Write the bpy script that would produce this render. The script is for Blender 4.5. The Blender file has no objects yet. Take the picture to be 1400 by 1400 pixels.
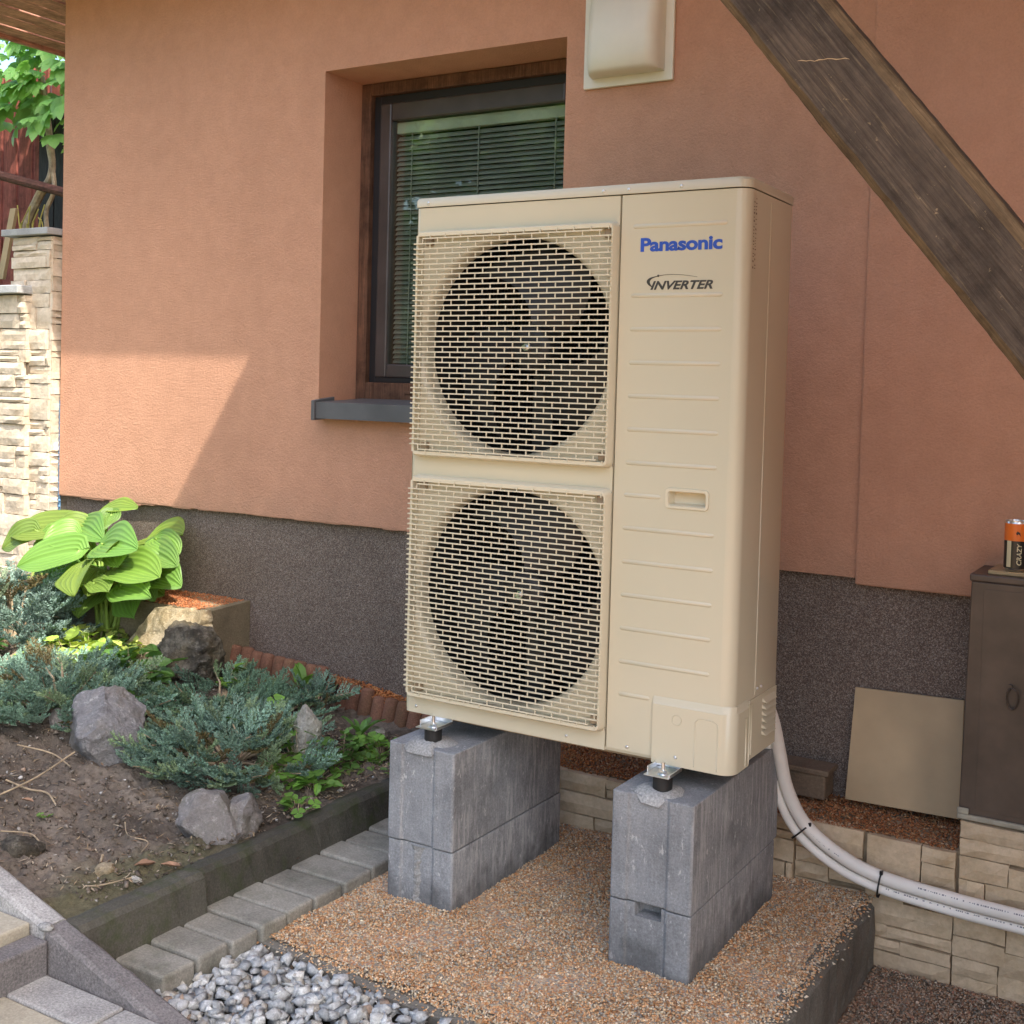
import bpy, bmesh, math, random
import numpy as np
from mathutils import Vector, Matrix, noise
random.seed(7)
rng = np.random.default_rng(11)
sc = bpy.context.scene
col = sc.collection

# ------------------------------------------------------------------ camera, sky, sun, exposure
CAM_R = [[0.855868, 0.516489, 0.02701], [0.041297, -0.016189, -0.999016], [-0.515543, 0.856141, -0.035185]]
cam_d = bpy.data.cameras.new('camera'); cam = bpy.data.objects.new('camera', cam_d); col.objects.link(cam)
cam_d.sensor_width = 36; cam_d.lens = 1642.3/1400*36; cam_d.shift_y = (585.7-700)/1400
cam_d.clip_start = .05; cam_d.clip_end = 600
m = Matrix.Identity(4)
for i in range(3):
    m[i][0] = CAM_R[0][i]; m[i][1] = -CAM_R[1][i]; m[i][2] = -CAM_R[2][i]
m.translation = (1.8378, -2.5452, .8621)
cam.matrix_world = m
sc.camera = cam

SUN = Vector((-.407, .20, -.616)).normalized()          # the way the light travels
elev = math.asin(-SUN.z); azim = math.atan2(-SUN.x, -SUN.y)
w = bpy.data.worlds.new('World'); sc.world = w; w.use_nodes = True
nt = w.node_tree
sky = nt.nodes.new('ShaderNodeTexSky'); sky.sky_type = 'NISHITA'; sky.sun_disc = False
sky.sun_elevation = elev; sky.sun_rotation = azim
sky.air_density = 1.0; sky.dust_density = 4.0; sky.ozone_density = 1.0
bg = nt.nodes['Background']; bg.inputs['Strength'].default_value = .15
nt.links.new(sky.outputs[0], bg.inputs[0])
sd = bpy.data.lights.new('sun', 'SUN'); so = bpy.data.objects.new('sun', sd); col.objects.link(so)
sd.energy = 2.6; sd.angle = math.radians(.53); sd.color = (1, .93, .82)
so.rotation_euler = SUN.to_track_quat('-Z', 'Y').to_euler(); so.location = (6, -8, 9)
sc.view_settings.view_transform = 'Standard'; sc.view_settings.look = 'None'
sc.view_settings.gamma = 1; sc.view_settings.use_curve_mapping = False
sc.view_settings.exposure = 1.72
sc.cycles.max_bounces = 8; sc.cycles.diffuse_bounces = 5; sc.cycles.glossy_bounces = 4
sc.cycles.use_denoising = True

# ------------------------------------------------------------------ materials
def newmat(name):
    mt = bpy.data.materials.new(name); mt.use_nodes = True
    return mt, mt.node_tree, mt.node_tree.nodes['Principled BSDF']
def lk(t, a, b): t.links.new(a, b)
def coord(t, scale=(1, 1, 1)):
    g = t.nodes.new('ShaderNodeNewGeometry'); mp = t.nodes.new('ShaderNodeMapping')
    mp.inputs['Scale'].default_value = scale; lk(t, g.outputs['Position'], mp.inputs['Vector'])
    return mp.outputs[0]
def nz(t, vec, scale, detail=4, rough=.55):
    n = t.nodes.new('ShaderNodeTexNoise'); n.inputs['Scale'].default_value = scale
    n.inputs['Detail'].default_value = detail; n.inputs['Roughness'].default_value = rough
    lk(t, vec, n.inputs['Vector']); return n.outputs['Fac']
def vor(t, vec, scale, out='Color'):
    n = t.nodes.new('ShaderNodeTexVoronoi'); n.inputs['Scale'].default_value = scale
    lk(t, vec, n.inputs['Vector']); return n.outputs[out]
def ramp(t, fac, stops, interp='LINEAR'):
    r = t.nodes.new('ShaderNodeValToRGB'); e = r.color_ramp.elements; r.color_ramp.interpolation = interp
    while len(e) < len(stops): e.new(.5)
    for i, (p, c) in enumerate(stops):
        e[i].position = p; e[i].color = (c if len(c) == 4 else (*c, 1)) if hasattr(c, '__len__') else (c, c, c, 1)
    lk(t, fac, r.inputs[0]); return r.outputs[0]
def mix(t, fac, a, b, mode='MIX'):
    x = t.nodes.new('ShaderNodeMix'); x.data_type = 'RGBA'; x.blend_type = mode
    for i, v in ((0, fac), (6, a), (7, b)):
        if hasattr(v, 'is_linked'): lk(t, v, x.inputs[i])
        elif i == 0: x.inputs[0].default_value = v
        else: x.inputs[i].default_value = (*v, 1)
    return x.outputs[2]
def bump(t, bs, h, strength, dist, prev=None):
    b = t.nodes.new('ShaderNodeBump'); b.inputs['Strength'].default_value = strength
    b.inputs['Distance'].default_value = dist; lk(t, h, b.inputs['Height'])
    if prev is not None: lk(t, prev, b.inputs['Normal'])
    lk(t, b.outputs[0], bs.inputs['Normal']); return b.outputs[0]
def plain(name, c, rough=.6, var=.12, vs=6, metal=0, bs_=0, bsc=200, bd=.001, spec=.5, aniso=(1, 1, 1), seam=None):
    mt, t, b = newmat(name); v = coord(t, aniso)
    n = nz(t, v, vs, 5)
    lo = tuple(max(0, x*(1-var*1.6)) for x in c); hi = tuple(min(1, x*(1+var*1.6)) for x in c)
    lk(t, ramp(t, n, [(.3, lo), (.7, hi)]), b.inputs['Base Color'])
    b.inputs['Roughness'].default_value = rough; b.inputs['Metallic'].default_value = metal
    b.inputs['Specular IOR Level'].default_value = spec
    if bs_: bump(t, b, nz(t, v, bsc, 3, .6), bs_, bd)
    return mt
def attr_mat(name, rough=.85, spec=.2, trans=0, bs_=0, bsc=300, bd=.001, speck=0):
    mt, t, b = newmat(name); a = t.nodes.new('ShaderNodeAttribute'); a.attribute_name = 'Col'
    c = a.outputs['Color']
    if speck:
        c = mix(t, speck, c, ramp(t, nz(t, coord(t), bsc*.6, 4, .7), [(.3, (.25, .25, .25)), (.5, (.75, .75, .74)), (.68, (1.35, 1.35, 1.32))]), 'MULTIPLY')
    lk(t, c, b.inputs['Base Color']); b.inputs['Roughness'].default_value = rough
    b.inputs['Specular IOR Level'].default_value = spec
    if bs_: bump(t, b, nz(t, coord(t), bsc, 4, .6), bs_, bd)
    if trans:
        tr = t.nodes.new('ShaderNodeBsdfTranslucent'); ms = t.nodes.new('ShaderNodeMixShader'); ms.inputs[0].default_value = trans
        br = t.nodes.new('ShaderNodeMix'); br.data_type = 'RGBA'; br.blend_type = 'MULTIPLY'; br.inputs[0].default_value = 1
        lk(t, c, br.inputs[6]); br.inputs[7].default_value = (1.5, 1.6, .7, 1)
        lk(t, br.outputs[2], tr.inputs[0])
        lk(t, b.outputs[0], ms.inputs[1]); lk(t, tr.outputs[0], ms.inputs[2])
        lk(t, ms.outputs[0], t.nodes['Material Output'].inputs[0])
    return mt

def m_plaster(name, c):
    mt, t, b = newmat(name); v = coord(t)
    n1 = nz(t, v, 1.3, 4); n2 = nz(t, v, 14, 5, .6)
    a = ramp(t, n1, [(.3, tuple(x*.93 for x in c)), (.7, tuple(x*1.06 for x in c))])
    a = mix(t, .35, a, ramp(t, n2, [(.35, (.86, .84, .82)), (.65, (1.08, 1.08, 1.08))]), 'MULTIPLY')
    vz = nz(t, coord(t, (7, 7, .6)), 1.0, 4, .6)
    a = mix(t, .12, a, ramp(t, vz, [(.4, (.84, .82, .80)), (.6, (1.03, 1.03, 1.03))]), 'MULTIPLY')
    a = mix(t, .30, a, ramp(t, nz(t, v, 170, 3, .7), [(.35, (.80, .79, .78)), (.6, (1.08, 1.08, 1.08))]), 'MULTIPLY')
    sx = t.nodes.new('ShaderNodeSeparateXYZ'); lk(t, v, sx.inputs[0]); ml = t.nodes.new('ShaderNodeMath'); ml.operation = 'MULTIPLY_ADD'
    lk(t, nz(t, v, 9, 6, .7), ml.inputs[0]); ml.inputs[1].default_value = -.42; lk(t, sx.outputs[2], ml.inputs[2])
    mr = t.nodes.new('ShaderNodeMapRange'); lk(t, ml.outputs[0], mr.inputs[0]); mr.inputs[1].default_value = .12; mr.inputs[2].default_value = .24; mr.inputs[3].default_value = .22; mr.inputs[4].default_value = 0
    a = mix(t, mr.outputs[0], a, (.30, .20, .14))
    lk(t, a, b.inputs['Base Color']); b.inputs['Roughness'].default_value = .92; b.inputs['Specular IOR Level'].default_value = .15
    p = bump(t, b, vor(t, v, 210, 'Distance'), .35, .003)
    bump(t, b, nz(t, v, 95, 6, .75), .9, .006, p)
    return mt
def m_plinth(name):
    mt, t, b = newmat(name); v = coord(t)
    cc = vor(t, v, 420)
    sep = t.nodes.new('ShaderNodeSeparateColor'); lk(t, cc, sep.inputs[0])
    a = ramp(t, sep.outputs[0], [(0, (.09, .066, .053)), (.3, (.14, .104, .083)), (.55, (.19, .146, .118)), (.75, (.21, .186, .166)), (.9, (.31, .26, .22))], 'CONSTANT')
    a = mix(t, .6, a, ramp(t, nz(t, v, 5, 5), [(.3, (.75, .74, .72)), (.7, (1.1, 1.1, 1.1))]), 'MULTIPLY')
    lk(t, a, b.inputs['Base Color']); b.inputs['Roughness'].default_value = .6; b.inputs['Specular IOR Level'].default_value = .3
    bump(t, b, vor(t, v, 420, 'Distance'), .5, .002)
    return mt
def m_concrete(name, c, streak=0, speck=.3, wet=0, moss=0, scale=1, bsx=.45):
    mt, t, b = newmat(name); v = coord(t)
    a = ramp(t, nz(t, v, 9*scale, 6, .65), [(.28, tuple(x*.72 for x in c)), (.52, c), (.75, tuple(x*1.22 for x in c))])
    a = mix(t, speck, a, ramp(t, nz(t, v, 190, 4, .7), [(.3, (.45, .45, .45)), (.5, (1, 1, 1)), (.72, (1.75, 1.75, 1.72))]), 'MULTIPLY')
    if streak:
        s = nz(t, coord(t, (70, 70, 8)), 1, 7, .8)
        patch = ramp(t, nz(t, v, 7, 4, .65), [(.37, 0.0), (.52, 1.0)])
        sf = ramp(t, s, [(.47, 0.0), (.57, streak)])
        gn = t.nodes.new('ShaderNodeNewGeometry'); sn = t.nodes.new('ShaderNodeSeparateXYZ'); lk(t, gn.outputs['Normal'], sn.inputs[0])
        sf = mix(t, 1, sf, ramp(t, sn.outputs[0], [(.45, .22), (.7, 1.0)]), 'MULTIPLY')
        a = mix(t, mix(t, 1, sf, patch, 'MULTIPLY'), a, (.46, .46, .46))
        pores = ramp(t, vor(t, v, 120, 'Distance'), [(.05, .55), (.16, 1.0)])
        a = mix(t, .7, a, pores, 'MULTIPLY')
        # white lime flecks
        f = ramp(t, nz(t, coord(t, (30, 30, 14)), 2.2, 5, .75), [(.60, 0.0), (.66, .8)])
        a = mix(t, f, a, (.55, .55, .54))
    if wet:
        g = t.nodes.new('ShaderNodeNewGeometry'); sx = t.nodes.new('ShaderNodeSeparateXYZ'); lk(t, g.outputs['Position'], sx.inputs[0])
        n = nz(t, v, 14, 4); ml = t.nodes.new('ShaderNodeMath'); ml.operation = 'MULTIPLY_ADD'
        lk(t, n, ml.inputs[0]); ml.inputs[1].default_value = -.26; lk(t, sx.outputs[2], ml.inputs[2])
        mr = t.nodes.new('ShaderNodeMapRange'); lk(t, ml.outputs[0], mr.inputs[0])
        mr.inputs[1].default_value = -.575; mr.inputs[2].default_value = -.50; mr.inputs[3].default_value = wet; mr.inputs[4].default_value = 0
        a = mix(t, mr.outputs[0], a, (.055, .055, .055))
    if moss:
        mf = ramp(t, nz(t, v, 11, 5, .7), [(.48, 0.0), (.66, moss)])
        a = mix(t, mf, a, (.045, .06, .018))
    oi = t.nodes.new('ShaderNodeObjectInfo')
    a = mix(t, .28, a, ramp(t, oi.outputs['Random'], [(0, .55), (1, 1.35)]), 'MULTIPLY')
    lk(t, a, b.inputs['Base Color']); b.inputs['Roughness'].default_value = .9; b.inputs['Specular IOR Level'].default_value = .2
    p = bump(t, b, nz(t, v, 150, 5, .7), bsx, .003)
    bump(t, b, nz(t, v, 22, 5, .6), .35, .008, p)
    return mt
def m_wood(name, c1, c2, axis, wear=(.28, .22, .15), wearamt=.5, scale=30):
    mt, t, b = newmat(name)
    tc = t.nodes.new('ShaderNodeTexCoord'); mp = t.nodes.new('ShaderNodeMapping'); lk(t, tc.outputs['Object'], mp.inputs[0])
    s = [scale]*3; s[axis] = scale*.045; mp.inputs['Scale'].default_value = s
    oi = t.nodes.new('ShaderNodeObjectInfo'); ml = t.nodes.new('ShaderNodeVectorMath'); ml.operation = 'SCALE'
    cb = t.nodes.new('ShaderNodeCombineXYZ'); lk(t, oi.outputs['Random'], cb.inputs[0]); lk(t, oi.outputs['Random'], cb.inputs[1]); lk(t, oi.outputs['Random'], cb.inputs[2])
    lk(t, cb.outputs[0], ml.inputs[0]); ml.inputs['Scale'].default_value = 40; lk(t, ml.outputs[0], mp.inputs['Location'])
    v = mp.outputs[0]
    g = nz(t, v, 2.2, 6, .65)
    a = ramp(t, g, [(.3, c1), (.68, c2)])
    g2 = nz(t, v, 8, 4, .7)
    a = mix(t, .7, a, ramp(t, g2, [(.35, (.55, .53, .5)), (.55, (1.05, 1.05, 1.05)), (.72, (1.45, 1.42, 1.38))]), 'MULTIPLY')
    sp = nz(t, v, 5, 6, .75)
    a = mix(t, ramp(t, sp, [(.58, 0.0), (.72, wearamt)]), a, wear)
    sp2 = nz(t, coord(t), 70, 3, .6)
    a = mix(t, ramp(t, sp2, [(.66, 0.0), (.72, wearamt)]), a, tuple(x*1.15 for x in wear))
    a = mix(t, .8, a, ramp(t, nz(t, coord(t), 11, 6, .7), [(.36, (.52, .50, .48)), (.5, (.95, .95, .95)), (.66, (1.3, 1.28, 1.24))]), 'MULTIPLY')
    lk(t, a, b.inputs['Base Color']); b.inputs['Roughness'].default_value = .8; b.inputs['Specular IOR Level'].default_value = .25
    bump(t, b, g2, .6, .003, bump(t, b, g, .6, .005))
    return mt
def m_stone(name, c, c2):
    mt, t, b = newmat(name); v = coord(t)
    oi = t.nodes.new('ShaderNodeObjectInfo')
    a = mix(t, oi.outputs['Random'], tuple(x*.86 for x in c), tuple(min(1, x*1.1) for x in c))
    a = mix(t, ramp(t, nz(t, v, 11, 6, .65), [(.42, 0.0), (.72, .75)]), a, c2)
    a = mix(t, .5, a, ramp(t, nz(t, v, 60, 5, .7), [(.3, (.7, .68, .66)), (.6, (1.08, 1.08, 1.08))]), 'MULTIPLY')
    lk(t, a, b.inputs['Base Color']); b.inputs['Roughness'].default_value = .9; b.inputs['Specular IOR Level'].default_value = .2
    p = bump(t, b, nz(t, v, 26, 6, .6), .5, .012)
    bump(t, b, nz(t, v, 140, 4, .6), .35, .002, p)
    return mt
def m_rock(name, c, c2, sc_=12, moss=0, mossc=(.05, .06, .015)):
    mt, t, b = newmat(name); v = coord(t)
    a = ramp(t, nz(t, v, sc_, 8, .7), [(.28, tuple(x*.5 for x in c)), (.45, c), (.62, c2), (.8, tuple(min(1, x*1.25) for x in c2))])
    a = mix(t, .45, a, ramp(t, nz(t, v, 130, 4, .7), [(.3, (.55, .55, .55)), (.55, (1, 1, 1)), (.75, (1.5, 1.5, 1.5))]), 'MULTIPLY')
    if moss: a = mix(t, ramp(t, nz(t, v, 9, 5, .6), [(.48, 0.0), (.64, moss)]), a, mossc)
    lk(t, a, b.inputs['Base Color']); b.inputs['Roughness'].default_value = .9; b.inputs['Specular IOR Level'].default_value = .2
    a = mix(t, ramp(t, nz(t, v, 42, 6, .75), [(.56, 0.0), (.66, .55)]), a, tuple(min(1, x*1.5) for x in c2))
    lk(t, a, b.inputs['Base Color'])
    p = bump(t, b, nz(t, v, 34, 10, .74), 1.0, .026)
    bump(t, b, nz(t, v, 150, 5, .7), .7, .004, p)
    return mt

PLASTER = m_plaster('plaster_terracotta', (.56, .308, .202))
PLASTER_BOUNCE = m_plaster('bounce_apricot', (.68, .42, .23))  # lighter orange for the added right-hand wall, to bounce warm light
PLINTH = m_plinth('plinth_mosaic_render')
IVORY = plain('ivory_paint', (.55, .505, .375), .24, .02, 2, spec=.45)
IVORY_P = plain('ivory_plastic', (.61, .555, .41), .40, .02, 2, spec=.4)
IVORY_D = plain('ivory_label_print', (.30, .23, .15), .6)
MARKS = plain('data_marks', (.13, .09, .055), .6)
INNER = plain('dark_interior', (.018, .018, .019), .7)
FANBLK = plain('fan_plastic', (.017, .017, .018), .5)
BLUE = plain('logo_blue', (.02, .075, .40), .5)
DARKP = plain('print_charcoal', (.045, .042, .036), .5)
ZINC = plain('zinc_steel', (.72, .73, .74), .28, .1, 30, metal=1, bs_=.15, bsc=90)
RUBBER = plain('black_rubber', (.012, .012, .012), .6)
BLOCK = m_concrete('grey_concrete_block', (.265, .275, .285), .75, .45, .6)
MORTAR = m_concrete('mortar', (.30, .30, .29), 0, .6)
PAVER = m_concrete('paver_concrete', (.27, .26, .225), 0, .45, 0, .30)
CURB = m_concrete('curb_concrete', (.082, .078, .064), 0, .5, 0, .65)
BRICKB = m_concrete('brown_stone', (.20, .145, .10), 0, .4)
GRANITE = m_concrete('granite_dark', (.175, .165, .165), 0, .75, 0, 0, 1, .5)
GRANITE_L = m_concrete('granite_light', (.31, .305, .295), 0, .7, 0, 0, 1, .4)
SANDST = m_concrete('flagstone_beige', (.36, .33, .26), 0, .3)
def m_grit(name, cols, sc_=150):
    mt, t, b = newmat(name); v = coord(t); sep = t.nodes.new('ShaderNodeSeparateColor'); lk(t, vor(t, v, sc_), sep.inputs[0])
    lk(t, ramp(t, sep.outputs[0], [(i/len(cols), c) for i, c in enumerate(cols)], 'CONSTANT'), b.inputs['Base Color'])
    b.inputs['Roughness'].default_value = .9; bump(t, b, vor(t, v, sc_, 'Distance'), .8, .004); return mt
GRIT_R = m_grit('gravel_red_mixed', [(.52, .28, .15), (.44, .22, .11), (.40, .34, .27), (.56, .40, .26), (.28, .25, .21), (.48, .38, .27)])
GRIT_D = m_grit('gravel_dusty_mixed', [(.24, .14, .085), (.19, .12, .08), (.26, .19, .13), (.16, .13, .10), (.30, .24, .18)])
KERB_C = m_concrete('platform_concrete', (.16, .15, .13), 0, .5, 0, .15)
SOILM = attr_mat('soil_earth', .95, .1, 0, .8, 120, .006, .5)
GRAINM = attr_mat('gravel_grain', .8, .25)
CRUMBM = attr_mat('soil_crumb', .95, .1)
GRITM = attr_mat('crushed_stone', .85, .25, 0, .5, 260, .002, .55)
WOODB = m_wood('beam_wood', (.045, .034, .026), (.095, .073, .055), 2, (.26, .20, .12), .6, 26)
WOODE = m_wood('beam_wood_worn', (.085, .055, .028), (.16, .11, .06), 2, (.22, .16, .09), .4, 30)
SOFF = m_wood('soffit_boards', (.52, .27, .20), (.66, .37, .28), 1, (.6, .36, .26), .2, 22)
DECKW = m_wood('bounce_deck_boards', (.56, .34, .17), (.66, .43, .23), 1, (.4, .28, .18), .2, 22)  # pale pine on the unseen deck, lightened to bounce warm light
FENCEW = m_wood('fence_wood', (.20, .055, .04), (.31, .095, .07), 2, (.36, .15, .11), .3, 22)
DARKW = plain('old_dark_boards', (.028, .026, .026), .85, .3, 12, aniso=(6, 6, 1))
FRAMEW = m_wood('window_wood', (.085, .042, .026), (.15, .08, .05), 2, (.2, .12, .08), .2, 30)
SASHM = plain('sash_foil', (.062, .052, .05), .32, .12, 8)
GASKET = plain('gasket', (.012, .012, .015), .5)
SILLM = plain('sill_aluminium', (.10, .10, .105), .45, .1, 8, spec=.5)
BLIND = plain('blind_slat', (.30, .30, .28), .5)
BLINDR = plain('blind_rail', (.55, .60, .50), .5)
ROOM = plain('room_dark', (.03, .03, .03), .9)
VENTM = plain('vent_plastic', (.68, .66, .55), .42, .04, 5)
CABM = plain('cabinet_paint', (.070, .052, .040), .42, .25, 7, bs_=.12, bsc=60, spec=.5)
CABE = plain('cabinet_base', (.30, .28, .22), .6, .2, 20)
TILEM = plain('tile_beige', (.42, .31, .18), .5, .10, 4, spec=.4)
BOARDM = plain('pale_board', (.42, .31, .17), .7)
PIPEM = plain('pipe_foam', (.82, .79, .73), .55, .04, 8, bs_=.25, bsc=40, bd=.002)
PRINTG = plain('pipe_print', (.22, .21, .23), .6)
TIEM = plain('cable_tie', (.01, .01, .01), .5)
TERRA = m_concrete('terracotta_clay', (.185, .092, .06), 0, .55, 0, .25)
STONE = m_stone('cast_stone_cream', (.62, .49, .335), (.46, .345, .21))
STONE_L = m_stone('cast_stone_pale', (.62, .54, .43), (.47, .38, .27))
CAPM = m_concrete('cap_grey', (.36, .37, .37), 0, .2)
MORT_D = plain('joint_dark', (.13, .10, .07), .95, .2, 20)
JOINT_L = plain('joint_sandy', (.26, .20, .13), .95, .2, 20)
BLUEM = plain('blue_membrane', (.12, .25, .42), .5)
ROCKG = m_rock('rock_grey', (.30, .295, .30), (.47, .46, .46), 9, .5, (.13, .105, .06))
ROCKP = m_rock('rock_pinkgrey', (.32, .30, .285), (.48, .45, .44), 9, .6, (.10, .10, .04))
ROCKD = m_rock('rock_dark', (.085, .075, .06), (.22, .20, .16), 12, .35, (.17, .13, .06))
ROCKW = m_rock('rock_white', (.52, .49, .42), (.70, .67, .61), 10, .3, (.16, .15, .05))
ROCKY = m_rock('rock_cream', (.42, .33, .20), (.66, .57, .42), 9, .25, (.33, .22, .11))
HOSTA = attr_mat('hosta_leaf', .42, .45, .28)
LEAFM = attr_mat('weed_leaf', .5, .35, .25)
JUNI = attr_mat('juniper_needles', .6, .25, .12)
VINE = attr_mat('vine_leaf', .42, .4, .3)
TWIG = plain('dry_twig', (.36, .28, .18), .85, .2, 30)
BARK = plain('vine_bark', (.42, .33, .22), .9, .25, 30, bs_=.5, bsc=50, bd=.004)
DRYL = plain('dry_leaf', (.26, .15, .09), .8, .3, 30)
LAWN = plain('lawn_grass', (.06, .10, .025), .95, .3, 3)
BOUNCE_GROUND = plain('bounce_red_gravel', (.52, .28, .14), .9, .12, 4)  # reddened so the unseen ground throws warm light back
CANO = plain('can_orange', (.72, .16, .02), .3, .03)
CANB = plain('can_black', (.012, .012, .012), .3)
CANS = plain('can_silver', (.7, .7, .7), .3, .05, metal=1)
CANG = plain('can_cream', (.60, .55, .36), .35)
def m_glass():
    mt, t, b = newmat('window_glass')
    b.inputs['Base Color'].default_value = (1, 1, 1, 1)
    gl = t.nodes.new('ShaderNodeBsdfGlossy'); gl.inputs['Roughness'].default_value = .01; gl.inputs[0].default_value = (.9, .95, .9, 1)
    tr = t.nodes.new('ShaderNodeBsdfTransparent'); tr.inputs[0].default_value = (.86, .9, .87, 1)
    lw = t.nodes.new('ShaderNodeFresnel'); lw.inputs[0].default_value = 1.5
    ms = t.nodes.new('ShaderNodeMixShader'); lk(t, lw.outputs[0], ms.inputs[0]); lk(t, tr.outputs[0], ms.inputs[1]); lk(t, gl.outputs[0], ms.inputs[2])
    lk(t, ms.outputs[0], t.nodes['Material Output'].inputs[0]); return mt
GLASS = m_glass()

# ------------------------------------------------------------------ object helpers
ORG = {}
def tag(o, label=None, cat=None, group=None, kind=None):
    if label: o['label'] = label
    if cat: o['category'] = cat
    if group: o['group'] = group
    if kind: o['kind'] = kind
    return o
def thing(name, loc, label, cat, group=None):
    o = bpy.data.objects.new(name, None); col.objects.link(o); o.location = loc; o.empty_display_size = .1
    ORG[o.name] = np.array(loc, float)
    return tag(o, label, cat, group)
def org(p): return ORG.get(p.name, np.zeros(3)) if p else np.zeros(3)
def obj(name, V, F, mat, parent=None, smooth=False, bevel=0, seg=2, loc=None, tint=None, ang=40):
    """one mesh object; V in world coordinates; loc = its own origin (world)"""
    V = np.asarray(V, float).reshape(-1, 3)
    o0 = org(parent)
    L = np.array(loc, float) if loc is not None else o0
    me = bpy.data.meshes.new(name)
    if isinstance(F, np.ndarray):
        k = F.shape[1]; nf = len(F)
        me.vertices.add(len(V)); me.vertices.foreach_set('co', (V-L).astype(np.float32).ravel())
        me.loops.add(nf*k); me.loops.foreach_set('vertex_index', F.astype(np.int32).ravel())
        me.polygons.add(nf); me.polygons.foreach_set('loop_start', np.arange(0, nf*k, k, dtype=np.int32))
        me.update(calc_edges=True)
    else:
        me.from_pydata((V-L).tolist(), [], F)
    if tint is not None:
        a = me.color_attributes.new('Col', 'FLOAT_COLOR', 'POINT')
        c = np.ones((len(V), 4), np.float32); c[:, :3] = np.clip(tint, 0, 1); a.data.foreach_set('color', c.ravel())
    me.materials.append(mat)
    if smooth:
        me.polygons.foreach_set('use_smooth', np.ones(len(me.polygons), bool))
        if ang < 180: me.set_sharp_from_angle(angle=math.radians(ang))
    return link(name, me, parent, L, bevel, seg)
def link(name, me, parent, L, bevel=0, seg=2, rot=None):
    o = bpy.data.objects.new(name, me); col.objects.link(o)
    o.parent = parent; o.location = np.array(L)-org(parent); ORG[o.name] = np.array(L, float)
    if rot is not None: o.rotation_euler = rot
    if bevel:
        b = o.modifiers.new('bevel', 'BEVEL'); b.width = bevel; b.segments = seg; b.limit_method = 'ANGLE'; b.angle_limit = math.radians(35)
        b.harden_normals = False
    return o
class MB:
    def __init__(s): s.V = []; s.F = []
    def add(s, V, F):
        n = len(s.V); s.V += [tuple(map(float, v)) for v in V]; s.F += [tuple(i+n for i in f) for f in F]; return s
    def box(s, x0, x1, y0, y1, z0, z1):
        return s.add([(x0, y0, z0), (x1, y0, z0), (x1, y1, z0), (x0, y1, z0), (x0, y0, z1), (x1, y0, z1), (x1, y1, z1), (x0, y1, z1)],
                     [(0, 3, 2, 1), (4, 5, 6, 7), (0, 1, 5, 4), (1, 2, 6, 5), (2, 3, 7, 6), (3, 0, 4, 7)])
    def prism(s, pts, z0, z1, cap0=True, cap1=True):
        n = len(pts); V = [(x, y, z0) for x, y in pts]+[(x, y, z1) for x, y in pts]
        F = [(i, (i+1) % n, n+(i+1) % n, n+i) for i in range(n)]
        if cap0: F.append(tuple(range(n-1, -1, -1)))
        if cap1: F.append(tuple(range(n, 2*n)))
        return s.add(V, F)
    def tube(s, pts, r, n=10, cap=True):
        pts = [Vector(p) for p in pts]; rr = r if hasattr(r, '__len__') else [r]*len(pts)
        V = []; F = []
        up = Vector((0, 0, 1)); d0 = (pts[1]-pts[0]).normalized()
        if abs(d0.dot(up)) > .9: up = Vector((0, 1, 0))
        for i, p in enumerate(pts):
            d = (pts[min(i+1, len(pts)-1)]-pts[max(i-1, 0)]).normalized()
            a = d.cross(up).normalized(); b = d.cross(a).normalized(); up = -b if False else up
            for k in range(n):
                t = 2*math.pi*k/n; V.append(p+rr[i]*(math.cos(t)*a+math.sin(t)*b))
        for i in range(len(pts)-1):
            for k in range(n):
                F.append((i*n+k, i*n+(k+1) % n, (i+1)*n+(k+1) % n, (i+1)*n+k))
        if cap: F += [tuple(range(n)), tuple((len(pts)-1)*n+k for k in range(n-1, -1, -1))]
        return s.add(V, F)
    def cyl(s, c, r, axis, h, n=24, r2=None):
        d = Vector((0, 0, 0)); d[axis] = h
        return s.tube([Vector(c), Vector(c)+d], [r, r if r2 is None else r2], n)
    def obj(s, name, mat, parent=None, **k): return obj(name, s.V, s.F, mat, parent, **k)
def bez(pts, n=8):
    """smooth curve through points (Catmull-Rom)"""
    P = [Vector(p) for p in pts]; P = [2*P[0]-P[1]]+P+[2*P[-1]-P[-2]]; out = []
    for i in range(1, len(P)-2):
        for k in range(n):
            t = k/n; a, b, c, d = P[i-1:i+3]
            out.append(.5*((2*b)+(-a+c)*t+(2*a-5*b+4*c-d)*t*t+(-a+3*b-3*c+d)*t**3))
    return out+[P[-2]]
def rrect(x0, x1, z0, z1, r, n=6):
    out = []
    for cx, cz, a0 in ((x1-r, z1-r, 0), (x0+r, z1-r, 90), (x0+r, z0+r, 180), (x1-r, z0+r, 270)):
        for k in range(n+1):
            a = math.radians(a0+90*k/n); out.append((cx+r*math.cos(a), cz+r*math.sin(a)))
    return out
def ico(sub):
    bm = bmesh.new(); bmesh.ops.create_icosphere(bm, subdivisions=sub, radius=1)
    V = np.array([v.co[:] for v in bm.verts]); F = np.array([[v.index for v in f.verts] for f in bm.faces]); bm.free(); return V, F
def chip(n, k):
    """angular convex stone shapes"""
    out = []
    for i in range(k):
        bm = bmesh.new()
        for j in range(n):
            d = rng.normal(size=3); d /= np.linalg.norm(d); bm.verts.new(d*(.72+.28*rng.random()))
        bmesh.ops.convex_hull(bm, input=bm.verts)
        for v in [v for v in bm.verts if not v.link_faces]: bm.verts.remove(v)
        bmesh.ops.triangulate(bm, faces=bm.faces); bm.verts.index_update()
        out.append((np.array([v.co[:] for v in bm.verts]), np.array([[v.index for v in f.verts] for f in bm.faces]))); bm.free()
    return out
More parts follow.
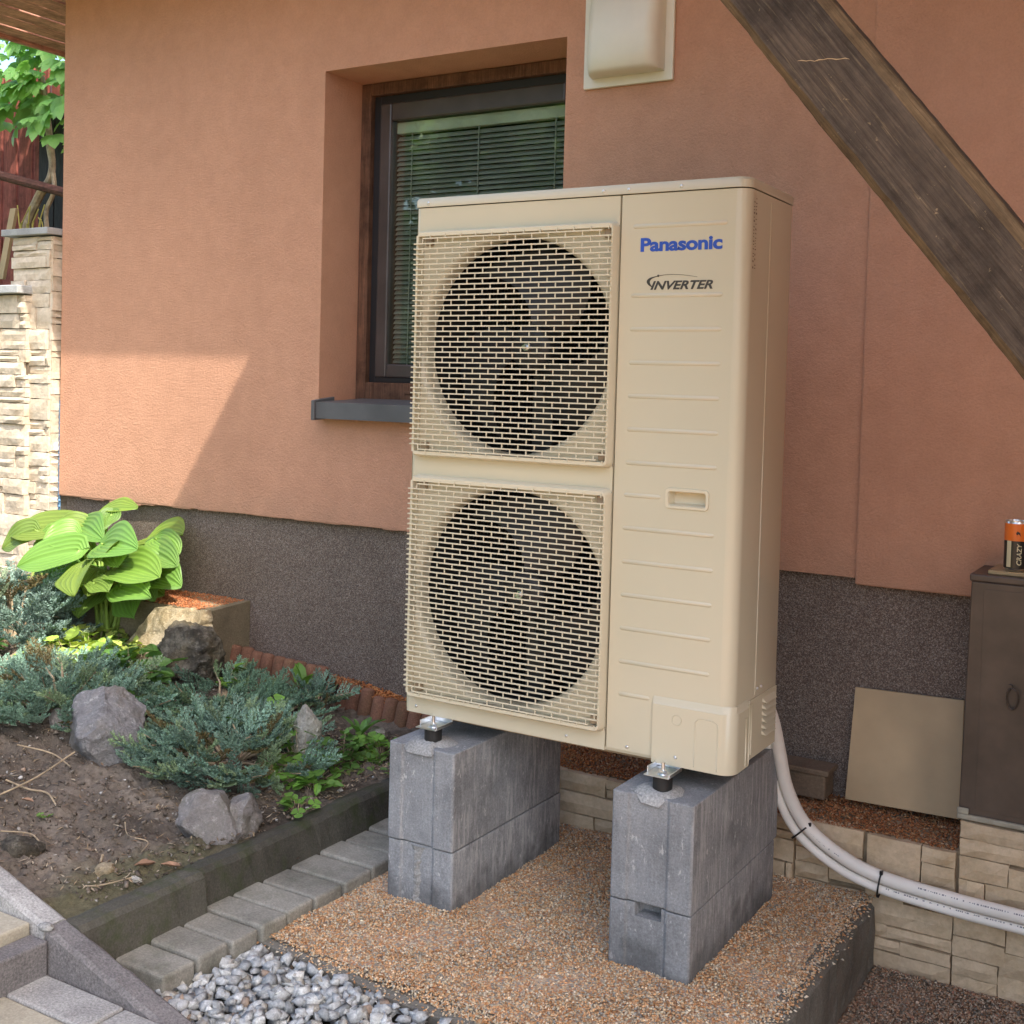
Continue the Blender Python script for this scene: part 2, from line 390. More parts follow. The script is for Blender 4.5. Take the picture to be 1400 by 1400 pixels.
def rots(n):
    q = rng.normal(size=(n, 4)); q /= np.linalg.norm(q, axis=1)[:, None]; w_, x, y, z = q.T
    return np.stack([1-2*(y*y+z*z), 2*(x*y-z*w_), 2*(x*z+y*w_), 2*(x*y+z*w_), 1-2*(x*x+z*z), 2*(y*z-x*w_), 2*(x*z-y*w_), 2*(y*z+x*w_), 1-2*(x*x+y*y)], 1).reshape(n, 3, 3)
def scatter(name, P, size, cols, mat, shapes, flat=.75, parent=None, jit=.15):
    """many stones as ONE mesh: P (n,3), size (n,), cols (n,3)"""
    Vs = []; Fs = []; Cs = []; base = 0; n = len(P); pick = rng.integers(0, len(shapes), n)
    for k, (v, f) in enumerate(shapes):
        idx = np.where(pick == k)[0]
        if not len(idx): continue
        R = rots(len(idx)); s3 = size[idx, None]*(1+.35*rng.normal(size=(len(idx), 3))*.6).clip(.55, 1.6)
        vv = np.einsum('nij,nkj->nki', R, v[None]*s3[:, None, :]); vv[:, :, 2] *= flat
        vv += P[idx, None, :]
        Vs.append(vv.reshape(-1, 3)); Fs.append((f[None]+(np.arange(len(idx))*len(v))[:, None, None]+base).reshape(-1, 3)); base += len(idx)*len(v)
        c = cols[idx][:, None, :]*(1+jit*rng.normal(size=(len(idx), 1, 1))); Cs.append(np.repeat(c, len(v), 1).reshape(-1, 3))
    return obj(name, np.concatenate(Vs), np.concatenate(Fs), mat, parent, tint=np.concatenate(Cs))
def pickcol(n, table, wts):
    t = np.array(table); w_ = np.array(wts, float); w_ /= w_.sum()
    return t[rng.choice(len(t), n, p=w_)]
def sstep(t): t = np.clip(t, 0, 1); return t*t*(3-2*t)
def soil_z(x, y): return -.325+.17*sstep((-.35-np.asarray(x))/1.6)
def fbm(x, y, z=0, s=1, o=4): return noise.fractal(Vector((x*s, y*s, z*s)), .6, 2.1, o)

# ------------------------------------------------------------------ ground sheets
def sheet(name, x0, x1, y0, y1, z, mat, kind='structure'):
    o = obj(name, [(x0, y0, z), (x1, y0, z), (x1, y1, z), (x0, y1, z)], [(0, 1, 2, 3)], mat); o['kind'] = kind; return o
# a wall is added unseen right of the yard to block sky, warm the light
sheet('ground', -120, 120, -120, 120, -.70, LAWN)
sheet('bounce_ground', -.9, 9, -12, .60, -.66, BOUNCE_GROUND)  # unseen ground added to bounce warm light on to the wall

# ------------------------------------------------------------------ the house
HOUSE = thing('house', (-2.46, .85, -.66), 'terracotta rendered house wall with recessed brown window and dark speckled plinth', 'house')
WY = .85
def wall_with_hole(x0, x1, z0, z1, hx0, hx1, hz0, hz1, y, dy):
    b = MB(); xs = [x0, hx0, hx1, x1]; zs = [z0, hz0, hz1, z1]
    V = [(x, y, z) for z in zs for x in xs]; F = []
    for j in range(3):
        for i in range(3):
            if i == 1 and j == 1: continue
            a = j*4+i; F.append((a, a+1, a+5, a+4))
    b.add(V, F)
    h = [(hx0, hz0), (hx1, hz0), (hx1, hz1), (hx0, hz1)]
    for i in range(4):
        (xa, za), (xb, zb) = h[i], h[(i+1) % 4]
        b.add([(xa, y, za), (xb, y, zb), (xb, y+dy, zb), (xa, y+dy, za)], [(0, 3, 2, 1)])
    o4 = [(x0, z0), (x1, z0), (x1, z1), (x0, z1)]
    for i in range(4):
        (xa, za), (xb, zb) = o4[i], o4[(i+1) % 4]
        b.add([(xa, y, za), (xb, y, zb), (xb, y+dy+.06, zb), (xa, y+dy+.06, za)], [(0, 1, 2, 3)])
    return b
HX0, HX1, HZ0, HZ1 = -1.035, -.04, .785, 1.982
wall_with_hole(-2.46, .94, .348, 2.50, HX0, HX1, HZ0, HZ1, WY, .24).obj('plaster_wall', PLASTER, HOUSE, bevel=.006)
# ragged lower plaster lip at the corner
b = MB()
x = -2.46
while x < -.3:
    w_ = random.uniform(.03, .11); d_ = random.uniform(.003, .014) if x < -1.7 else random.uniform(.001, .006)
    b.box(x, x+w_, WY+.002, WY+.02, .348-d_, .352); x += w_
b.obj('plaster_lip', PLASTER, HOUSE)
MB().box(.94, 6, WY-.016, WY+.3, .331, 2.50).obj('plaster_pilaster', PLASTER, HOUSE, bevel=.005)
MB().box(-2.44, 6, WY+.025, WY+.3, -.66, .36).obj('plinth', PLINTH, HOUSE)
MB().box(-2.44, 6, WY+.31, 5, -.66, .30).obj('house_core', ROOM, HOUSE)
b = MB(); b.box(-2.46, -2.40, WY+.302, 6, -.66, 2.5); b.obj('gable_wall', PLASTER, HOUSE)
b = MB(); b.box(-1.8, .8, 2.6, 2.7, .301, 2.49); b.box(-1.9, -1.8, 1.16, 2.7, .301, 2.49); b.box(.8, .9, 1.16, 2.7, .301, 2.49); b.box(-1.9, .9, 1.155, 2.7, 2.49, 2.52)
b.box(-1.9, HX0-.05, 1.152, 1.16, .301, 2.49); b.box(HX1+.05, .9, 1.152, 1.16, .301, 2.49); b.box(-1.9, .9, 1.152, 1.16, .301, HZ0-.05); b.box(-1.9, .9, 1.152, 1.16, HZ1+.05, 2.49); b.obj('room', ROOM, HOUSE)
# upper storey above the eave and the roof (out of the frame, shades the wall)
b = MB(); b.box(-2.46, 6, WY+.01, 1.2, 2.60, 5.4); b.obj('upper_wall', PLASTER, HOUSE)
b = MB(); b.add([(-3.4, .373, 2.56), (6.2, .373, 2.56), (6.2, .84, 2.90), (-3.4, .84, 2.90), (-3.4, .373, 2.64), (6.2, .373, 2.64), (6.2, .84, 3.0), (-3.4, .84, 3.0)],
                [(0, 3, 2, 1), (4, 5, 6, 7), (0, 1, 5, 4), (1, 2, 6, 5), (2, 3, 7, 6), (3, 0, 4, 7)]); b.obj('eave_roof', TERRA, HOUSE)
# soffit boards run away from the viewer
x = -3.36; k = 0
while x < 6:
    w_ = .135
    back = 3.0 if x < -2.6 else WY-.004
    MB().box(x, x+w_-.012, .373, back, 2.503+(k % 2)*.003, 2.525).obj('soffit_board', SOFF, HOUSE, bevel=.003, loc=(x, .373, 2.5)); x += w_; k += 1
MB().box(-3.39, -3.362, .353, 3.0, 2.485, 2.62).obj('barge_board', SOFF, HOUSE, bevel=.003)
MB().box(-3.36, 6, .348, .370, 2.485, 2.62).obj('fascia', SOFF, HOUSE, bevel=.003)
# window: timber frame > sash, gasket, pane, blind
FY = WY+.24
def ring(x0, x1, z0, z1, w4, y0, y1):
    l, r, bt, tp = w4; b = MB()
    b.box(x0, x0+l, y0, y1, z0, z1); b.box(x1-r, x1, y0, y1, z0, z1)
    b.box(x0+l, x1-r, y0, y1, z0, z0+bt); b.box(x0+l, x1-r, y0, y1, z1-tp, z1); return b
win = ring(HX0+.002, HX1-.002, HZ0+.002, HZ1-.002, (.045, .045, .075, .045), FY-.03, FY+.05).obj('window', FRAMEW, HOUSE, bevel=.004)
gx0, gx1, gz0, gz1 = HX0+.047, HX1-.047, HZ0+.077, HZ1-.047
ring(gx0, gx1, gz0, gz1, (.030, .030, .02, .030), FY-.006, FY+.04).obj('gasket', GASKET, win, bevel=.002)
ring(gx0+.030, gx1-.030, gz0+.02, gz1-.03, (.052, .052, .05, .065), FY-.012, FY+.05).obj('sash', SASHM, win, bevel=.006)
sx0, sx1, s0, s1 = gx0+.082, gx1-.082, gz0+.07, gz1-.095
MB().box(sx0-.01, sx1+.01, FY+.004, FY+.008, s0-.01, s1+.01).obj('pane', GLASS, win)
MB().box(sx0+.004, sx1-.004, FY+.020, FY+.052, s1-.045, s1-.003).obj('blind_rail', BLINDR, win, bevel=.003)
sl = MB().add([(sx0+.003, FY+.026, -.0095), (sx1-.003, FY+.026, -.0095), (sx1-.003, FY+.030, -.001), (sx0+.003, FY+.030, -.001), (sx0+.003, FY+.040, .0085), (sx1-.003, FY+.040, .0085)],
              [(0, 1, 2, 3), (3, 2, 5, 4)])
first = sl.obj('blind_slat', BLIND, win, loc=(0, 0, 0)); sm = first.data
z = s1-.062
first.location = np.array([0, 0, z])-org(win); z -= .0185
while z > s0:
    link('blind_slat', sm, win, (0, 0, z)); z -= .0185
for fx in (.10, .5, .93):
    x = sx0+(sx1-sx0)*fx
    MB().box(x-.0025, x+.0025, FY+.0225, FY+.0245, s0, s1-.04).obj('blind_cord', BLIND, win)
MB().box(-.80, -.77, FY-.036, FY-.028, .822, .832).obj('drain_cap', FRAMEW, win, bevel=.002)
b = MB(); b.add([(-1.0, .795, .786), (.01, .795, .786), (.01, FY-.03, .800), (-1.0, FY-.03, .800), (-1.0, .795, .727), (.01, .795, .727), (.01, .80, .727), (-1.0, .80, .727)],
                [(0, 1, 2, 3), (4, 5, 1, 0), (7, 4, 0, 3), (5, 6, 2, 1), (4, 7, 6, 5)])
sill = b.obj('window_sill', SILLM, HOUSE)
b = MB(); b.add([(-1.016, .785, .720), (-1.0, .785, .720), (-1.0, .785, .792), (-1.016, .785, .792), (-1.016, .90, .726), (-1.0, .90, .726), (-1.0, .90, .806), (-1.016, .90, .806)],
                [(0, 1, 2, 3), (4, 7, 6, 5), (0, 4, 5, 1), (3, 2, 6, 7), (0, 3, 7, 4), (1, 5, 6, 2)]); b.obj('end_cap', SILLM, sill, bevel=.003)

BOUNCE_WALL = thing('bounce_wall', (3.6, -.5, -.66), 'unseen apricot wall added on the right to block sky and bounce warm light', 'house')
MB().box(3.6, 3.9, -1.7, .62, -.66, 3.2).obj('bounce_face', PLASTER_BOUNCE, BOUNCE_WALL)  # added out of view: keeps sky off the right, bounces warm light

# ------------------------------------------------------------------ vent hood on the wall
vent = thing('vent_hood', (.19, .85, 1.8), 'cream plastic vent hood on the wall right of the window', 'vent')
MB().box(.03, .335, .836, .8495, 1.803, 2.16).obj('back_plate', VENTM, vent, bevel=.003)
b = MB(); V = []; F = []; n = 12
prof = [(2.14, .004), (2.12, .03), (2.04, .062), (1.95, .078), (1.88, .08), (1.845, .07), (1.834, .058)]
cols_ = [(.062, .0), (.066, .55), (.078, .85), (.10, .97), (.185, 1.0), (.27, .97), (.292, .85), (.304, .55), (.308, .0)]
for z, d in prof:
    for x, f in cols_: V.append((x, .836-d*f-.0005, z-(.012*(1-f)*0)))
m_ = len(cols_)
for j in range(len(prof)-1):
    for i in range(m_-1): F.append((j*m_+i, j*m_+i+1, (j+1)*m_+i+1, (j+1)*m_+i))
k0 = len(V); j = (len(prof)-1)*m_
for x, f in cols_: V.append((x, .836-.0005, 1.832))
for i in range(m_-1): F.append((j+i, j+i+1, k0+i+1, k0+i))
obj('hood', V, [f[::-1] for f in F], VENTM, vent, smooth=True, ang=50)

# ------------------------------------------------------------------ timber canopy: unseen deck overhead shaped for its shadow, post, diagonal brace
CAN = thing('timber_canopy', (1.86, -.45, -.66), 'weathered dark diagonal timber brace crossing in front of the upper wall', 'canopy')
def beam(name, p0, p1, wdt, dep, mat, cham=.0, par=None, top=None):
    """timber in the plane y=p0.y between two points, section wdt (in plane) x dep (into y), chamfered upper front edge"""
    p0 = Vector(p0); p1 = Vector(p1); d = (p1-p0); L = d.length; d.normalize()
    nrm = Vector((d.z, 0, -d.x)) if d.z < 0 else Vector((-d.z, 0, d.x))
    if nrm.z < 0: nrm = -nrm
    yv = Vector((0, 1, 0)); c = cham
    sec = [(0.013, 0), (wdt-c, 0), (wdt-c*.5, c*.22), (wdt-c*.12, c*.62), (wdt, c), (wdt, dep), (0, dep), (0, .010)]
    nseg = 110; V = []; F = []; ns = len(sec)
    for i in range(nseg+1):
        t = i/nseg
        for j, (a, bb) in enumerate(sec):
            wob = .0008*fbm(t*7+j*3, j*7.7, 1.3, 1.0, 3)+.0014*fbm(t*60+j*9, j*2.3, 5, 1, 3)
            V.append(tuple(p0+d*(L*t)+nrm*(a+wob*(1.6 if j in (0, 2, 7) else .7))+yv*(bb+wob*.5)))
    for i in range(nseg):
        for j in range(ns):
            F.append((i*ns+j, i*ns+(j+1) % ns, (i+1)*ns+(j+1) % ns, (i+1)*ns+j))
    F += [tuple(range(ns)), tuple(nseg*ns+j for j in range(ns-1, -1, -1))]
    # build along local z so that the grain follows the timber
    o = obj(name, V, F, mat, par, loc=p0)
    rot = Matrix((nrm, yv, nrm.cross(yv))).transposed()
    o.data.transform(rot.inverted().to_4x4()); o.rotation_euler = rot.to_euler()
    bm = bmesh.new(); bm.from_mesh(o.data); bmesh.ops.recalc_face_normals(bm, faces=bm.faces)
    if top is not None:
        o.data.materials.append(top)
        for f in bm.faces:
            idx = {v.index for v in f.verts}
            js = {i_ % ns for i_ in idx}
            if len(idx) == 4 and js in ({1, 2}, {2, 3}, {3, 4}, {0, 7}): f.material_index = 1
    bm.to_mesh(o.data); bm.free(); return o
def along(x0, z0, x1, z1, t): return (x0+(x1-x0)*t, -.5, z0+(z1-z0)*t)
A_, B_ = (1.017, 1.562), (1.548, .893)
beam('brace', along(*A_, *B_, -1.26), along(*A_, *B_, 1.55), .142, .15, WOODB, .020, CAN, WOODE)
MB().tube([(1.163+.0075*k, -.5003, 1.4365-.0004*k+random.uniform(-.0016, .0016)) for k in range(13)], [.0003]+[random.uniform(.0005, .0011) for k in range(11)]+[.0002], 5).obj('pale_split', BOARDM, CAN)
MB().box(1.80, 1.95, -.5, -.35, -.66, 2.358).obj('post', WOODB, CAN, bevel=.006)
MB().box(.15, 2.94, -.5, -.35, 2.36, 2.50).obj('header_beam', WOODB, CAN, bevel=.006)
for xs_ in (.95, 1.805, 2.78): MB().box(xs_, xs_+.14, -.495, -.355, 2.5, 3.212).obj('upright', WOODB, CAN, bevel=.006)
# unseen deck boards; left edge stepped so their shadow outlines the sunlit patch
def edge(y):
    if y > -.23: return .232
    if y > -.45: return .232+.75*(-.23-y)/.22
    return max(.68, .982-.30*(-.45-y)/.9)
y = .83; k = 0
while y > -2.3:
    x0 = edge(y-.07)
    MB().box(x0, 4.2, y-.142, y, 3.355, 3.385).obj('shade_deck_board', DECKW, CAN, loc=(x0, y, 3.36)); y -= .146; k += 1
for xj in (1.0, 1.8, 2.6, 3.4):
    MB().box(xj, xj+.07, -2.35, .80, 3.214, 3.353).obj('joist', DECKW, CAN)

# ------------------------------------------------------------------ stone faced ledge below the wall, right of the bed
LEDGE = thing('stone_ledge', (.5, .64, -.66), 'low ledge wall of cream split-face stone behind the concrete blocks', 'wall')
b = MB(); b.box(-.22, 1.279, .648, .872, -.66, -.292); b.box(1.279, 4.2, .648, .872, -.66, -.205); b.obj('core', JOINT_L, LEDGE)
def stone(name, x0, x1, z0, z1, y, par, mat, dep=.03, axis=0, seed=0, rough=.006):
    """one split-face stone: rounded slab with a broken front"""
    nx = max(3, min(7, int((x1-x0)/.04))); nz_ = max(2, min(4, int((z1-z0)/.025)))
    V = []; F = []
    for j in range(nz_+1):
        for i in range(nx+1):
            u = i/nx; v_ = j/nz_; ed = min(i, nx-i, 1)*min(j, nz_-j, 1)
            d = rough*(fbm(x0*9+u*(x1-x0)*14, z0*9+v_*(z1-z0)*14, seed, 1.0, 3)) if ed else .004+.003*random.random()
            V.append((x0+u*(x1-x0)+(0 if ed else random.uniform(-.0015, .0015)), y+d, z0+v_*(z1-z0)+(0 if ed else random.uniform(-.0015, .0015))))
    w1 = nx+1
    for j in range(nz_):
        for i in range(nx): F.append((j*w1+i, j*w1+i+1, (j+1)*w1+i+1, (j+1)*w1+i))
    rim = [i for i in range(w1)]+[j*w1+nx for j in range(1, nz_+1)]+[nz_*w1+i for i in range(nx-1, -1, -1)]+[j*w1 for j in range(nz_-1, 0, -1)]
    n0 = len(V)
    for i in rim: V.append((V[i][0], y+dep, V[i][2]))
    for k in range(len(rim)):
        a, c = rim[k], rim[(k+1) % len(rim)]; F.append((c, a, n0+k, n0+(k+1) % len(rim)))
    if axis == 1: V = [(yy_, xx_, zz_) for xx_, yy_, zz_ in V]; F = [f[::-1] for f in F]
    return obj(name, V, F, mat, par, loc=V[0])
def courses(par, mat, x0, x1, z0, z1, y, hs=(.035, .085), ws=(.13, .32), g=.004, axis=0, seed=0, prot=.012, dep=.03, sub=.25):
    r = random.Random(seed); z = z1; k = 0
    while z > z0+.012:
        h = min(r.uniform(*hs), z-z0)
        if z-h-z0 < .02: h = z-z0
        x = x0-r.uniform(0, .08)
        while x < x1:
            w_ = r.uniform(*ws); xa, xb = max(x, x0), min(x+w_, x1)
            if xb-xa > .02:
                p = r.uniform(0, prot)
                if h > .055 and r.random() < sub:
                    zm = z-h*r.uniform(.35, .65); p2 = r.uniform(0, prot)
                    stone('stone', xa+g/2, xb-g/2, zm+g/2, z-g/2, y-p, par, mat, dep+p, axis, seed+k)
                    stone('stone', xa+g/2, xb-g/2, z-h+g/2, zm-g/2, y-p2, par, mat, dep+p2, axis, seed+k+.5)
                else: stone('stone', xa+g/2, xb-g/2, z-h+g/2, z-g/2, y-p, par, mat, dep+p, axis, seed+k)
                k += 1
            x += w_
        z -= h
# the part behind and between the blocks
courses(LEDGE, STONE, -.2, .86, -.64, -.290, .622, (.05, .09), (.14, .30), seed=3, sub=.5)
# the part right of the blocks, laid after the photograph
for x0, x1, z0, z1 in ((.862, 1.040, -.362, -.290), (.862, 1.040, -.402, -.365), (.955, 1.040, -.432, -.404), (.862, .953, -.445, -.404),
                       (1.052, 1.190, -.385, -.290), (1.192, 1.275, -.332, -.292), (1.192, 1.275, -.385, -.334), (1.052, 1.150, -.418, -.388), (1.152, 1.275, -.440, -.388),
                       (1.052, 1.150, -.455, -.421), (.862, 1.048, -.53, -.448), (1.052, 1.272, -.520, -.458), (.862, 1.048, -.64, -.533),
                       (1.052, 1.11, -.556, -.523), (1.112, 1.272, -.552, -.523), (1.052, 1.145, -.588, -.559), (1.147, 1.272, -.588, -.555), (1.052, 1.272, -.64, -.591),
                       (1.284, 1.52, -.248, -.208), (1.284, 1.46, -.292, -.251), (1.462, 1.75, -.300, -.251), (1.284, 1.40, -.352, -.295), (1.402, 1.75, -.352, -.303),
                       (1.284, 1.345, -.43, -.355), (1.347, 1.75, -.40, -.355), (1.347, 1.52, -.452, -.403), (1.522, 1.75, -.452, -.403), (1.275, 1.40, -.500, -.455),
                       (1.402, 1.75, -.515, -.455), (1.275, 1.40, -.552, -.503), (1.276, 1.385, -.60, -.555), (1.387, 1.75, -.575, -.518), (1.387, 1.60, -.64, -.578), (1.276, 1.385, -.66, -.603)):
    stone('stone', x0, x1, z0, z1, .620+random.uniform(0, .010), LEDGE, STONE, .04, 0, x0*7+z0, .007)
courses(LEDGE, STONE, 1.752, 4.2, -.64, -.208, .622, (.05, .09), (.18, .34), seed=9)

# ------------------------------------------------------------------ gravel platform, kerbs
o = MB().prism([(-.075, -.435), (.34, -.470), (1.035, -.50), (1.035, .645), (-.075, .645)], -.66, -.457).obj('gravel_platform', KERB_C); o['kind'] = 'structure'
sheet('gravel_bed', -.070, 1.032, -.43, .64, -.4535, GRIT_R)
kerb = thing('platform_kerb', (1.05, .1, -.66), 'rough dark concrete kerb along the right side of the gravel platform', 'kerb')
V = []; F = []; n = 60
for i in range(n+1):
    yy = -.62+1.236*i/n
    e = .004*fbm(yy*11, 2, 0, 1, 4); e2 = .006*fbm(yy*20, 9, 0, 1, 4)
    V += [(1.036, yy, -.452+e*.3), (1.062+e2, yy, -.455+e), (1.080+e2, yy, -.475+e*.6), (1.086+e*1.2, yy, -.54), (1.082+e2, yy, -.60), (1.085, yy, -.66)]
for i in range(n):
    for j in range(5): F.append((i*6+j, i*6+j+1, (i+1)*6+j+1, (i+1)*6+j))
F += [(0, 5, 4, 3, 2, 1), tuple(n*6+j for j in range(6))]
obj('kerb', V, [f[::-1] for f in F], KERB_C, kerb)
o = thing('edging_strip', (.3, -.46, -.5), 'thin dark edging strip between red gravel and grey crushed stone', 'edging')
P = [(-.075, -.436), (.05, -.444), (.20, -.456), (.34, -.471), (.6, -.482), (1.03, -.50)]
b = MB()
for i, ((xa, ya), (xb, yb)) in enumerate(zip(P, P[1:])):
    b.add([(xa, ya-.022, -.56), (xb, yb-.022, -.56), (xb, yb, -.56), (xa, ya, -.56), (xa, ya-.022, -.456-.004*(i % 2)), (xb, yb-.022, -.458), (xb, yb, -.454), (xa, ya, -.454)],
          [(0, 1, 5, 4), (1, 2, 6, 5), (2, 3, 7, 6), (3, 0, 4, 7), (4, 5, 6, 7)])
b.obj('strip', KERB_C, o, bevel=.002)

# pavers beside the bed
sy = [-.757, -.655, -.555, -.462, -.366, -.262, -.152, -.036, .072, .18, .285]
plab = ['paver with a chipped corner beside the dark stone stringer', 'second paver up from the stone stringer', 'third paver up, with pitted top, beside the crushed stone', 'paver where the crushed stone meets the red gravel', 'paver with moss in the joint beside the red gravel corner', 'clean grey paver beside the red gravel', 'pale paver beside the tall left block', 'paver with a small orange chip on it', 'paver half hidden by the left block', 'farthest paver behind the left block']
for i in range(10):
    t = thing('paver', (-.165, sy[i], -.49), plab[i], 'paver', 'concrete pavers edging the planting bed')
    ox = random.uniform(-.008, .008); oz = random.uniform(-.004, .003)
    b = MB(); b.box(-.272+ox, -.066+ox, sy[i]+.0045, sy[i+1]-.0045, -.50, -.420+oz)
    b.obj('stone_body', PAVER, t, bevel=.008, seg=3, loc=(-.165, sy[i], -.49)).rotation_euler = (random.uniform(-.008, .008), random.uniform(-.015, .015), random.uniform(-.012, .012))
t = thing('paver', (-.165, -.76, -.49), 'narrow lower paver tucked beside the stone stringer', 'paver', 'concrete pavers edging the planting bed')
MB().box(-.25, -.10, -.80, -.765, -.50, -.452).obj('stone_body', PAVER, t, bevel=.004)
sheet('bedding', -.275, .9, -.83, .62, -.515, MORT_D)
# concrete kerb of the bed, in two lengths
for x0, x1, y0, y1, zt, lab in ((-.300, -.236, -.834, -.475, -.322, 'short near length of mossy concrete bed kerb meeting the stone stringer'), (-.318, -.262, -.468, .64, -.330, 'long far length of mossy concrete bed kerb running to the wall')):
    t = thing('bed_kerb', ((x0+x1)/2, (y0+y1)/2, -.6), lab, 'kerb', 'concrete kerbs round the bed')
    V = []; F = []; n = int((y1-y0)/.02)
    for i in range(n+1):
        yy = y0+(y1-y0)*i/n; e = .004*fbm(yy*16, x0*30, 0, 1, 4); e2 = .004*fbm(yy*16, 40+x0*30, 0, 1, 4)
        V += [(x0, yy, -.60), (x0, yy, zt-.004+e), (x0+.02, yy, zt+e), (x1-.012+e2, yy, zt+e*.6-.002), (x1+e2, yy, zt-.014+e), (x1+.012, yy, -.42), (x1+.014, yy, -.60)]
    for i in range(n):
        for j in range(6): F.append((i*7+j, (i+1)*7+j, (i+1)*7+j+1, i*7+j+1))
    F += [tuple(range(7)), tuple(n*7+j for j in range(6, -1, -1))]
    obj('kerb', V, F, CURB, t)

# stone stringer, riser and slabs of the garden steps
def zst(x): return -.318-.29*(x+.29) if x > -.62 else -.222-.02*(x+.62)
for nm, lab, mt, xa, xb in (('stair_stringer', 'speckled pale granite length of the step edging, left of the bed corner', GRANITE_L, -1.6, -.292), ('stair_stringer', 'dark sloping granite length of the step edging beside the crushed stone', GRANITE, -.288, .62)):
    t = thing(nm, ((xa+xb)/2, -.86, -.6), lab, 'edging stone', 'granite edging of the steps'); V = []; F = []; n = 40
    for i in range(n+1):
        x = xa+(xb-xa)*i/n; zt = zst(x); e = .0025*fbm(x*20, 3, 0, 1, 3); e2 = .0025*fbm(x*20, 9, 0, 1, 3)
        V += [(x, -.829, -.66), (x, -.829+e, zt-.004), (x, -.836, zt), (x, -.874, zt-.002+e), (x, -.884+e2, zt-.010), (x, -.889, zt-.05), (x, -.889, -.66)]
    for i in range(n):
        for j in range(6): F.append((i*7+j, i*7+j+1, (i+1)*7+j+1, (i+1)*7+j))
    F += [tuple(range(6, -1, -1)), tuple(n*7+j for j in range(7))]
    o = obj('stone_body', V, F, mt, t)
    if mt is GRANITE_L:
        V, F = ico(3); obj('mortar_patch', [(-.295+.02*v[0]*(1+.25*fbm(*(v*2))), -.878+.013*v[1], zst(-.295)-.004+.009*v[2]) for v in V], F.tolist(), MORTAR, t, smooth=True, ang=180)
for nm, lab, mt, bx in (('step_slab', 'pale upper tread slab at the left edge, beside the granite edging', SANDST, (-1.3, -.328, -1.7, -.892, -.40, -.313)),
                        ('riser_stone', 'granite riser block below the pale upper tread', GRANITE, (-.327, -.268, -1.6, -.893, -.50, -.337)),
                        ('step_slab', 'grey granite slab at the foot of the riser block', GRANITE_L, (-.31, -.034, -.992, -.893, -.50, -.410)),
                        ('step_slab', 'next grey granite slab cut off by the bottom edge', GRANITE_L, (-.030, .32, -.992, -.893, -.50, -.413)),
                        ('step_slab', 'beige flagstone in the bottom left corner', SANDST, (-.60, .6, -1.7, -.996, -.50, -.412))):
    t = thing(nm, ((bx[0]+bx[1])/2, (bx[2]+bx[3])/2, bx[4]), lab, 'step stone', 'stones of the garden steps')
    MB().box(*bx).obj('stone_body', mt, t, bevel=.005)

# ------------------------------------------------------------------ planting bed soil
nx, ny = 250, 160
xs = np.linspace(-4.2, -.30, nx); xs = -.30-3.9*((-.30-xs)/3.9)**1.25; ys = np.linspace(-.826, .868, ny)
X, Y = np.meshgrid(xs, ys)
Zs = soil_z(X, Y)
for j in range(ny):
    for i in range(nx):
        x, y = X[j, i], Y[j, i]
        Zs[j, i] += .010*fbm(x, y, 1, 7, 3)+.017*fbm(x, y, 4, 26, 5)
near = np.clip((-.32-X)/.06, 0, 1); Zs = Zs*near+(1-near)*(-.335)
lim = np.where(X > -.62, -.318-.29*(X+.29), -.222); Zs = np.where(Y < -.74, np.minimum(Zs, lim-.010), Zs)
V = np.stack([X, Y, Zs], -1).reshape(-1, 3)
I = np.arange(nx*ny).reshape(ny, nx); F = np.stack([I[:-1, :-1], I[:-1, 1:], I[1:, 1:], I[1:, :-1]], -1).reshape(-1, 4)
tn = np.array([fbm(v[0], v[1], 8, 3, 3) for v in V])[:, None]
mo = np.clip(1-np.abs(V[:, :1]+.36)/.12+.9*tn, 0, 1)*np.clip((-.2-V[:, 1:2])*3+.5, 0, 1)
base = np.array([.140, .116, .094])*(1+.55*tn)+np.array([.06, .052, .042])*np.clip((V[:, :1]+1.0)*1.2, 0, 1)*(.6+tn)
so_ = obj('soil', V, F, SOILM, smooth=True, ang=180, tint=base*(1-.6*mo)+mo*.6*np.array([.075, .08, .025])); so_['kind'] = 'structure'

